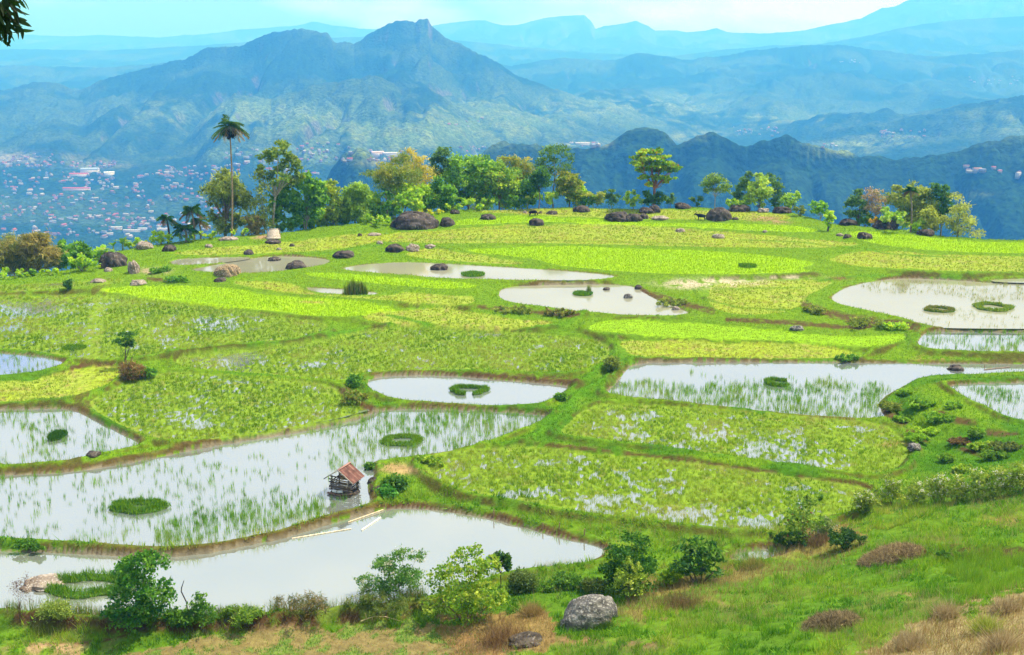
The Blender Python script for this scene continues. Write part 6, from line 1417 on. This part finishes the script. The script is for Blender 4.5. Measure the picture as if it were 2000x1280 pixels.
# ------------------------------------------------------------------ pale plank heap on the rim
def plank_heap():
    P = hit(535, 466); mpp = depth_of(P) / F
    r = empty("plank_stack", P, "whitish slanted lean-to of old planks on the rim under the trees", "plank stack")
    r.rotation_euler = (0, 0, math.radians(12))
    W_, D_, H_ = 28 * mpp, 1.9, 17 * mpp; rng = np.random.default_rng(3)
    for k in range(7):
        t = (k + .5) / 7; m = MB()
        m.box((rng.uniform(-.08, .08), D_ * (t - .5), H_ * t * .92 + .1), (W_ * (1.0 - .06 * k) + rng.uniform(-.1, .1), D_ / 7 * 1.25, .05), 0, np.array([.46,.40,.32]) * rng.uniform(.75, 1.1), (math.atan2(H_, D_), 0)); m.build("plank", M_WOOD, r)
    for sx in (-1, 1):
        m = MB(); m.tube([(sx * W_ * .45, D_ * .45, -.1), (sx * W_ * .42, D_ * .45, H_ * 1.02)], .06, (.2,.13,.09), 7); m.build("post", M_WOOD, r, True)
        m = MB(); m.tube([(sx * W_ * .43, -D_ * .5, .05), (sx * W_ * .42, D_ * .45, H_ * .86)], .05, (.22,.15,.1), 7); m.build("rafter", M_WOOD, r, True)
plank_heap()

# ------------------------------------------------------------------ animals
def animal(name, label, px, py, Lm, col, facing, graze, horns):
    """one skinned body: facing -1 left, 1 right; length along x."""
    P = hit(px, py); s = Lm / 2.2
    v = []; e_ = []; R = []
    def add(p, r, par=None):
        v.append((p[0] * facing * s, p[1] * s, p[2] * s)); R.append(r * s)
        if par is not None: e_.append((par, len(v) - 1))
        return len(v) - 1
    hip = add((-.75, 0, 1.0), .34); bel = add((-.25, 0, .95), .42, hip); che = add((.30, 0, .95), .40, bel); sho = add((.62, 0, 1.08), .32, che)
    if graze: nk = add((.95, 0, .85), .20, sho); hd = add((1.15, 0, .45), .15, nk); mz = add((1.24, 0, .18), .09, hd)
    else: nk = add((.98, 0, 1.18), .20, sho); hd = add((1.28, 0, 1.28), .16, nk); mz = add((1.55, 0, 1.14), .10, hd)
    for y in (-.22, .22):
        a = add((.55, y, .72), .16, che); b = add((.52, y, .42), .085, a); c = add((.53, y, .12), .06, b); add((.56, y, 0), .075, c)
        a = add((-.78, y, .74), .20, hip); b = add((-.66, y, .50), .11, a); c = add((-.86, y, .34), .07, b); d = add((-.82, y, .10), .06, c); add((-.78, y, 0), .075, d)
    t = add((-1.08, 0, 1.05), .05, hip); t = add((-1.18, 0, .75), .035, t); add((-1.17, 0, .45), .04, t)
    me = bpy.data.meshes.new(name); me.from_pydata(v, e_, [])
    o = put(name, me, None, P)
    me.materials.append(M_ANIMAL)
    a = me.attributes.new("Col", 'FLOAT_COLOR', 'POINT'); a.data.foreach_set("color", np.tile([*col, 1], len(v)).astype(np.float32))
    sk = o.modifiers.new("skin", 'SKIN'); sk.use_smooth_shade = True
    for i, sv in enumerate(me.skin_vertices[0].data):
        sv.radius = (R[i], R[i]); sv.use_root = (i == 0)
    ss = o.modifiers.new("subsurf", 'SUBSURF'); ss.levels = 2; ss.render_levels = 2
    tag(o, label, name)
    hp = np.array(v[hd])
    for y in (-1, 1):
        m = MB(); m.tube([hp + np.array([-.05 * facing, y * .10, .10]) * s, hp + np.array([-.16 * facing, y * .26, .12]) * s, hp + np.array([-.2 * facing, y * .34, .08]) * s], [.06 * s, .07 * s, .015 * s], np.asarray(col) * .9, 6); m.build("ear", M_ANIMAL, o, True)
        if horns:
            m = MB(); m.tube([hp + np.array([-.08 * facing, y * .10, .14]) * s, hp + np.array([-.2 * facing, y * .3, .24]) * s, hp + np.array([-.42 * facing, y * .34, .34]) * s], [.05 * s, .04 * s, .012 * s], (.08,.075,.07), 6); m.build("horn", M_ANIMAL, o, True)
    o.rotation_euler = (0, 0, math.radians(12 * facing))
    return o
animal("buffalo", "dark water buffalo standing left of the loaf shaped boulder", 1369, 430, 1.75, (.035,.026,.022), -1, False, True)
animal("cow", "light brown cow grazing on the dry crest grass", 1041, 422, 1.6, (.30,.15,.08), 1, True, False)

# ------------------------------------------------------------------ overhanging tree branch near the camera
def near_branch():
    rng = np.random.default_rng(12)
    Y = 7.0
    base = np.array([-4.9, 5.6, float(gz(-4.9, 5.6))])
    r = empty("overhanging_tree", base, "dark leafy branch of a near tree hanging into the top corner", "tree")
    t = MB()
    t.tube([base - [0, 0, .3], base + [.1, .1, 1.5], base + [.05, .3, 3.0], base + [.2, .5, 4.4]], [.16, .13, .11, .07], (.10,.08,.06), 9)
    tips = [(8, 20), (38, 6), (34, 26), (30, 44), (24, 58), (14, 70), (4, 78), (6, 45), (-10, 30), (-30, 60), (-40, 20), (-20, -20), (20, -25), (50, -30), (-50, -40)]
    o = at_y(-60, -30, Y)
    t.tube([base + [.05, .3, 3.0], base * .4 + o * .6 + [0, 0, .25], o], [.07, .045, .03], (.09,.07,.05), 7)
    tw = []
    for i, (px, py) in enumerate(tips):
        c = at_y(px, py, Y + rng.uniform(-.25, .25)); m_ = (o + c) / 2 + [0, 0, .06]
        t.tube([o, m_, c], [.014, .009, .004], (.07,.07,.04), 5, False); tw.append((m_, c))
    t.build("trunk", M_BARK, r, True, offset=base)
    l = MB()
    for m_, c in tw:
        k = 17
        for j in range(k):
            q = m_ + (c - m_) * rng.uniform(.35, 1.05) + rng.normal(0, .018, 3)
            D = (c - m_) / np.linalg.norm(c - m_) * .5 + rng.normal(0, .55, 3) + [0, 0, -.55]; D /= np.linalg.norm(D)
            L = rng.uniform(.055, .11); W_ = L * .30
            S = np.cross(D, rng.normal(size=3)); S /= np.linalg.norm(S); Nn = np.cross(S, D)
            u = np.array([0, .22, .5, .8, 1.0]); wv = np.array([.12, .8, 1.0, .6, .02]) * W_ * .5
            mid_ = q + D * (u * L)[:, None] - Nn * (.15 * L * u ** 2)[:, None]
            v = np.concatenate([mid_ + S * wv[:, None] + Nn * .15 * wv[:, None], mid_, mid_ - S * wv[:, None] + Nn * .15 * wv[:, None]])
            f = [[i + a * 5, i + 1 + a * 5, i + 1 + (a + 1) * 5, i + (a + 1) * 5] for a in (0, 1) for i in range(4)]
            l.add(v, f, np.array([.018, .05, .012]) * rng.uniform(.6, 1.6))
    l.build("crown", M_LEAF, r, offset=base)
near_branch()

# ------------------------------------------------------------------ the town in the valley
def town():
    rng = np.random.default_rng(77)
    WALL = [(.26,.25,.23), (.20,.18,.16), (.32,.32,.32)]
    roofs = {"red": (.34,.09,.07), "rust": (.20,.11,.09), "grey": (.22,.25,.28), "white": (.38,.38,.37)}
    def house_mesh(rc, wc, L, W_, H):
        m = MB(); m.box((0, 0, H / 2 - 1), (L, W_, H + 2), 0, wc)
        ov = .6; rh = W_ * .32
        v = [(-L/2-ov, -W_/2-ov, H), (L/2+ov, -W_/2-ov, H), (L/2+ov, 0, H+rh), (-L/2-ov, 0, H+rh), (-L/2-ov, W_/2+ov, H), (L/2+ov, W_/2+ov, H)]
        m.add(v, [[0, 1, 2, 3], [3, 2, 5, 4], [0, 4, 5, 1]], rc); m.add([v[0], v[3], v[4], v[1], v[2], v[5]], [[0, 1, 2], [3, 5, 4]], wc)
        return m
    protos = {}
    for k, rc in roofs.items():
        for j in range(3):
            m = house_mesh(rc, WALL[j], 9 + 3 * j, 7.5 + j, 3.6 + 1.2 * (j == 1))
            V_ = np.concatenate(m.v); C_ = np.concatenate(m.c); by = {}
            for f in m.f: by.setdefault(f.shape[1], []).append(f)
            protos[k, j] = (np_mesh("house", V_, [np.concatenate(x) for x in by.values()], M_PLAIN, C_), m)
    lab = {"red": "tiny red roofed house in the hazy valley town", "rust": "tiny rust brown roofed house in the hazy valley town", "grey": "tiny grey metal roofed house in the hazy valley town", "white": "tiny white roofed house in the hazy valley town"}
    zones = [((0, 440, 335, 465), 480), ((0, 110, 305, 330), 60), ((120, 230, 318, 330), 34), ((300, 470, 325, 350), 60), ((440, 620, 290, 345), 40), ((600, 700, 280, 318), 26), ((720, 790, 300, 318), 30), ((900, 960, 288, 300), 12), ((1100, 1170, 280, 290), 10), ((1430, 1520, 250, 268), 26), ((1720, 1810, 255, 272), 22), ((200, 330, 425, 455), 26), ((1880, 1960, 330, 345), 8), ((1600, 1640, 285, 292), 6), ((1640, 1680, 110, 130), 8), ((1890, 2000, 155, 168), 20), ((870, 960, 228, 250), 8), ((1960, 2000, 340, 352), 2)]
    pos = []
    for (x0, x1, y0, y1), n in zones:
        for _ in range(n):
            px, py = rng.uniform(x0, x1), rng.uniform(y0, y1)
            if x1 == 440 and vnoise(np.array([px / 26]), np.array([py / 13]), 5)[0] < .38: continue
            p = far_hit(px, py)
            if p is not None: pos.append((p, rng.integers(3), list(roofs)[rng.choice(4, p=[.30, .2, .22, .28])], rng.uniform(0, math.pi), rng.uniform(.5, .9)))
    pos.sort(key=lambda a: a[0][1] / a[4])
    rest = MB()
    for i, (p, j, k, a, sc) in enumerate(pos):
        if i < 295:
            o = put("house", protos[k, j][0], None, p); o.rotation_euler = (0, 0, a); o.scale = (sc, sc, sc)
            tag(o, lab[k], "house", k + " roofed houses of the valley town")
        else:
            ca, sa = math.cos(a), math.sin(a)
            for v, f, c in zip(protos[k, j][1].v, protos[k, j][1].f, protos[k, j][1].c):
                q = v @ np.array([[ca, sa, 0], [-sa, ca, 0], [0, 0, 1]]) * sc + p
                rest.add(q, f - f.min(), c)
    if rest.v: tag(rest.build("distant_houses", M_PLAIN), "scatter of the smallest and farthest roofs across the hazy valley", "houses", None, "stuff")
    def big(label, px, py, L, W_, H, rc, wc, a, name="hall"):
        p = far_hit(px, py)
        if p is None: return
        r = empty(name, p, label, "building"); r.rotation_euler = (0, 0, a)
        m = MB(); m.box((0, 0, H / 2 - 2), (L, W_, H + 4), 0, wc); m.build("wall", M_PLAIN, r)
        m = MB(); v = [(-L/2-1, -W_/2-1, H), (L/2+1, -W_/2-1, H), (L/2+1, 0, H+W_*.2), (-L/2-1, 0, H+W_*.2), (-L/2-1, W_/2+1, H), (L/2+1, W_/2+1, H)]
        m.add(v, [[0, 1, 2, 3], [3, 2, 5, 4], [0, 4, 5, 1]], rc); m.add([v[0], v[3], v[4], v[1], v[2], v[5]], [[0, 1, 2], [3, 5, 4]], wc); m.build("roof", M_PLAIN, r)
    big("large blue grey roofed hall in the middle of the valley town", 176, 338, 46, 28, 9, (.30,.38,.46), (.55,.55,.55), .1)
    big("long red roofed building in front of the blue grey hall", 155, 346, 50, 14, 7, (.48,.10,.09), (.6,.55,.5), .08)
    big("very long crimson roofed row building low in the town", 150, 373, 66, 12, 6, (.42,.07,.09), (.5,.4,.38), .05)
    big("white arched industrial shed right of the blue grey hall", 214, 346, 26, 16, 9, (.62,.66,.68), (.6,.62,.62), .4)
    big("bright white shed at the left of the river flat", 228, 449, 20, 9, 5, (.5,.51,.5), (.42,.42,.41), .05)
    big("bright long white greenhouse at the river flat", 258, 454, 34, 8, 4, (.5,.51,.5), (.42,.42,.41), .0)
    big("bright white shed right of the long greenhouse", 282, 450, 24, 8, 4, (.5,.51,.5), (.42,.42,.41), .1)
    big("bright white shed behind the fan palm at the river flat", 318, 452, 20, 7, 4, (.5,.51,.5), (.42,.42,.41), .0)
    big("white warehouse at the foot of the pointed karst hill", 765, 306, 40, 18, 7, (.5,.51,.5), (.42,.42,.41), .05)
    big("white warehouse right of the grove beyond the karst hills", 1138, 284, 44, 16, 6, (.5,.5,.49), (.45,.44,.43), .02)
    big("pale pink building left of the white warehouse by the pointed hill", 738, 309, 30, 18, 9, (.66,.48,.42), (.7,.62,.56), .3)
    big("white cube house on the right hill slope", 1988, 349, 7, 7, 6, (.5,.5,.5), (.5,.5,.5), .3)
    big("red roofed villa on the right hill slope", 1908, 337, 13, 7, 4, (.4,.2,.16), (.4,.38,.35), .1)
town()
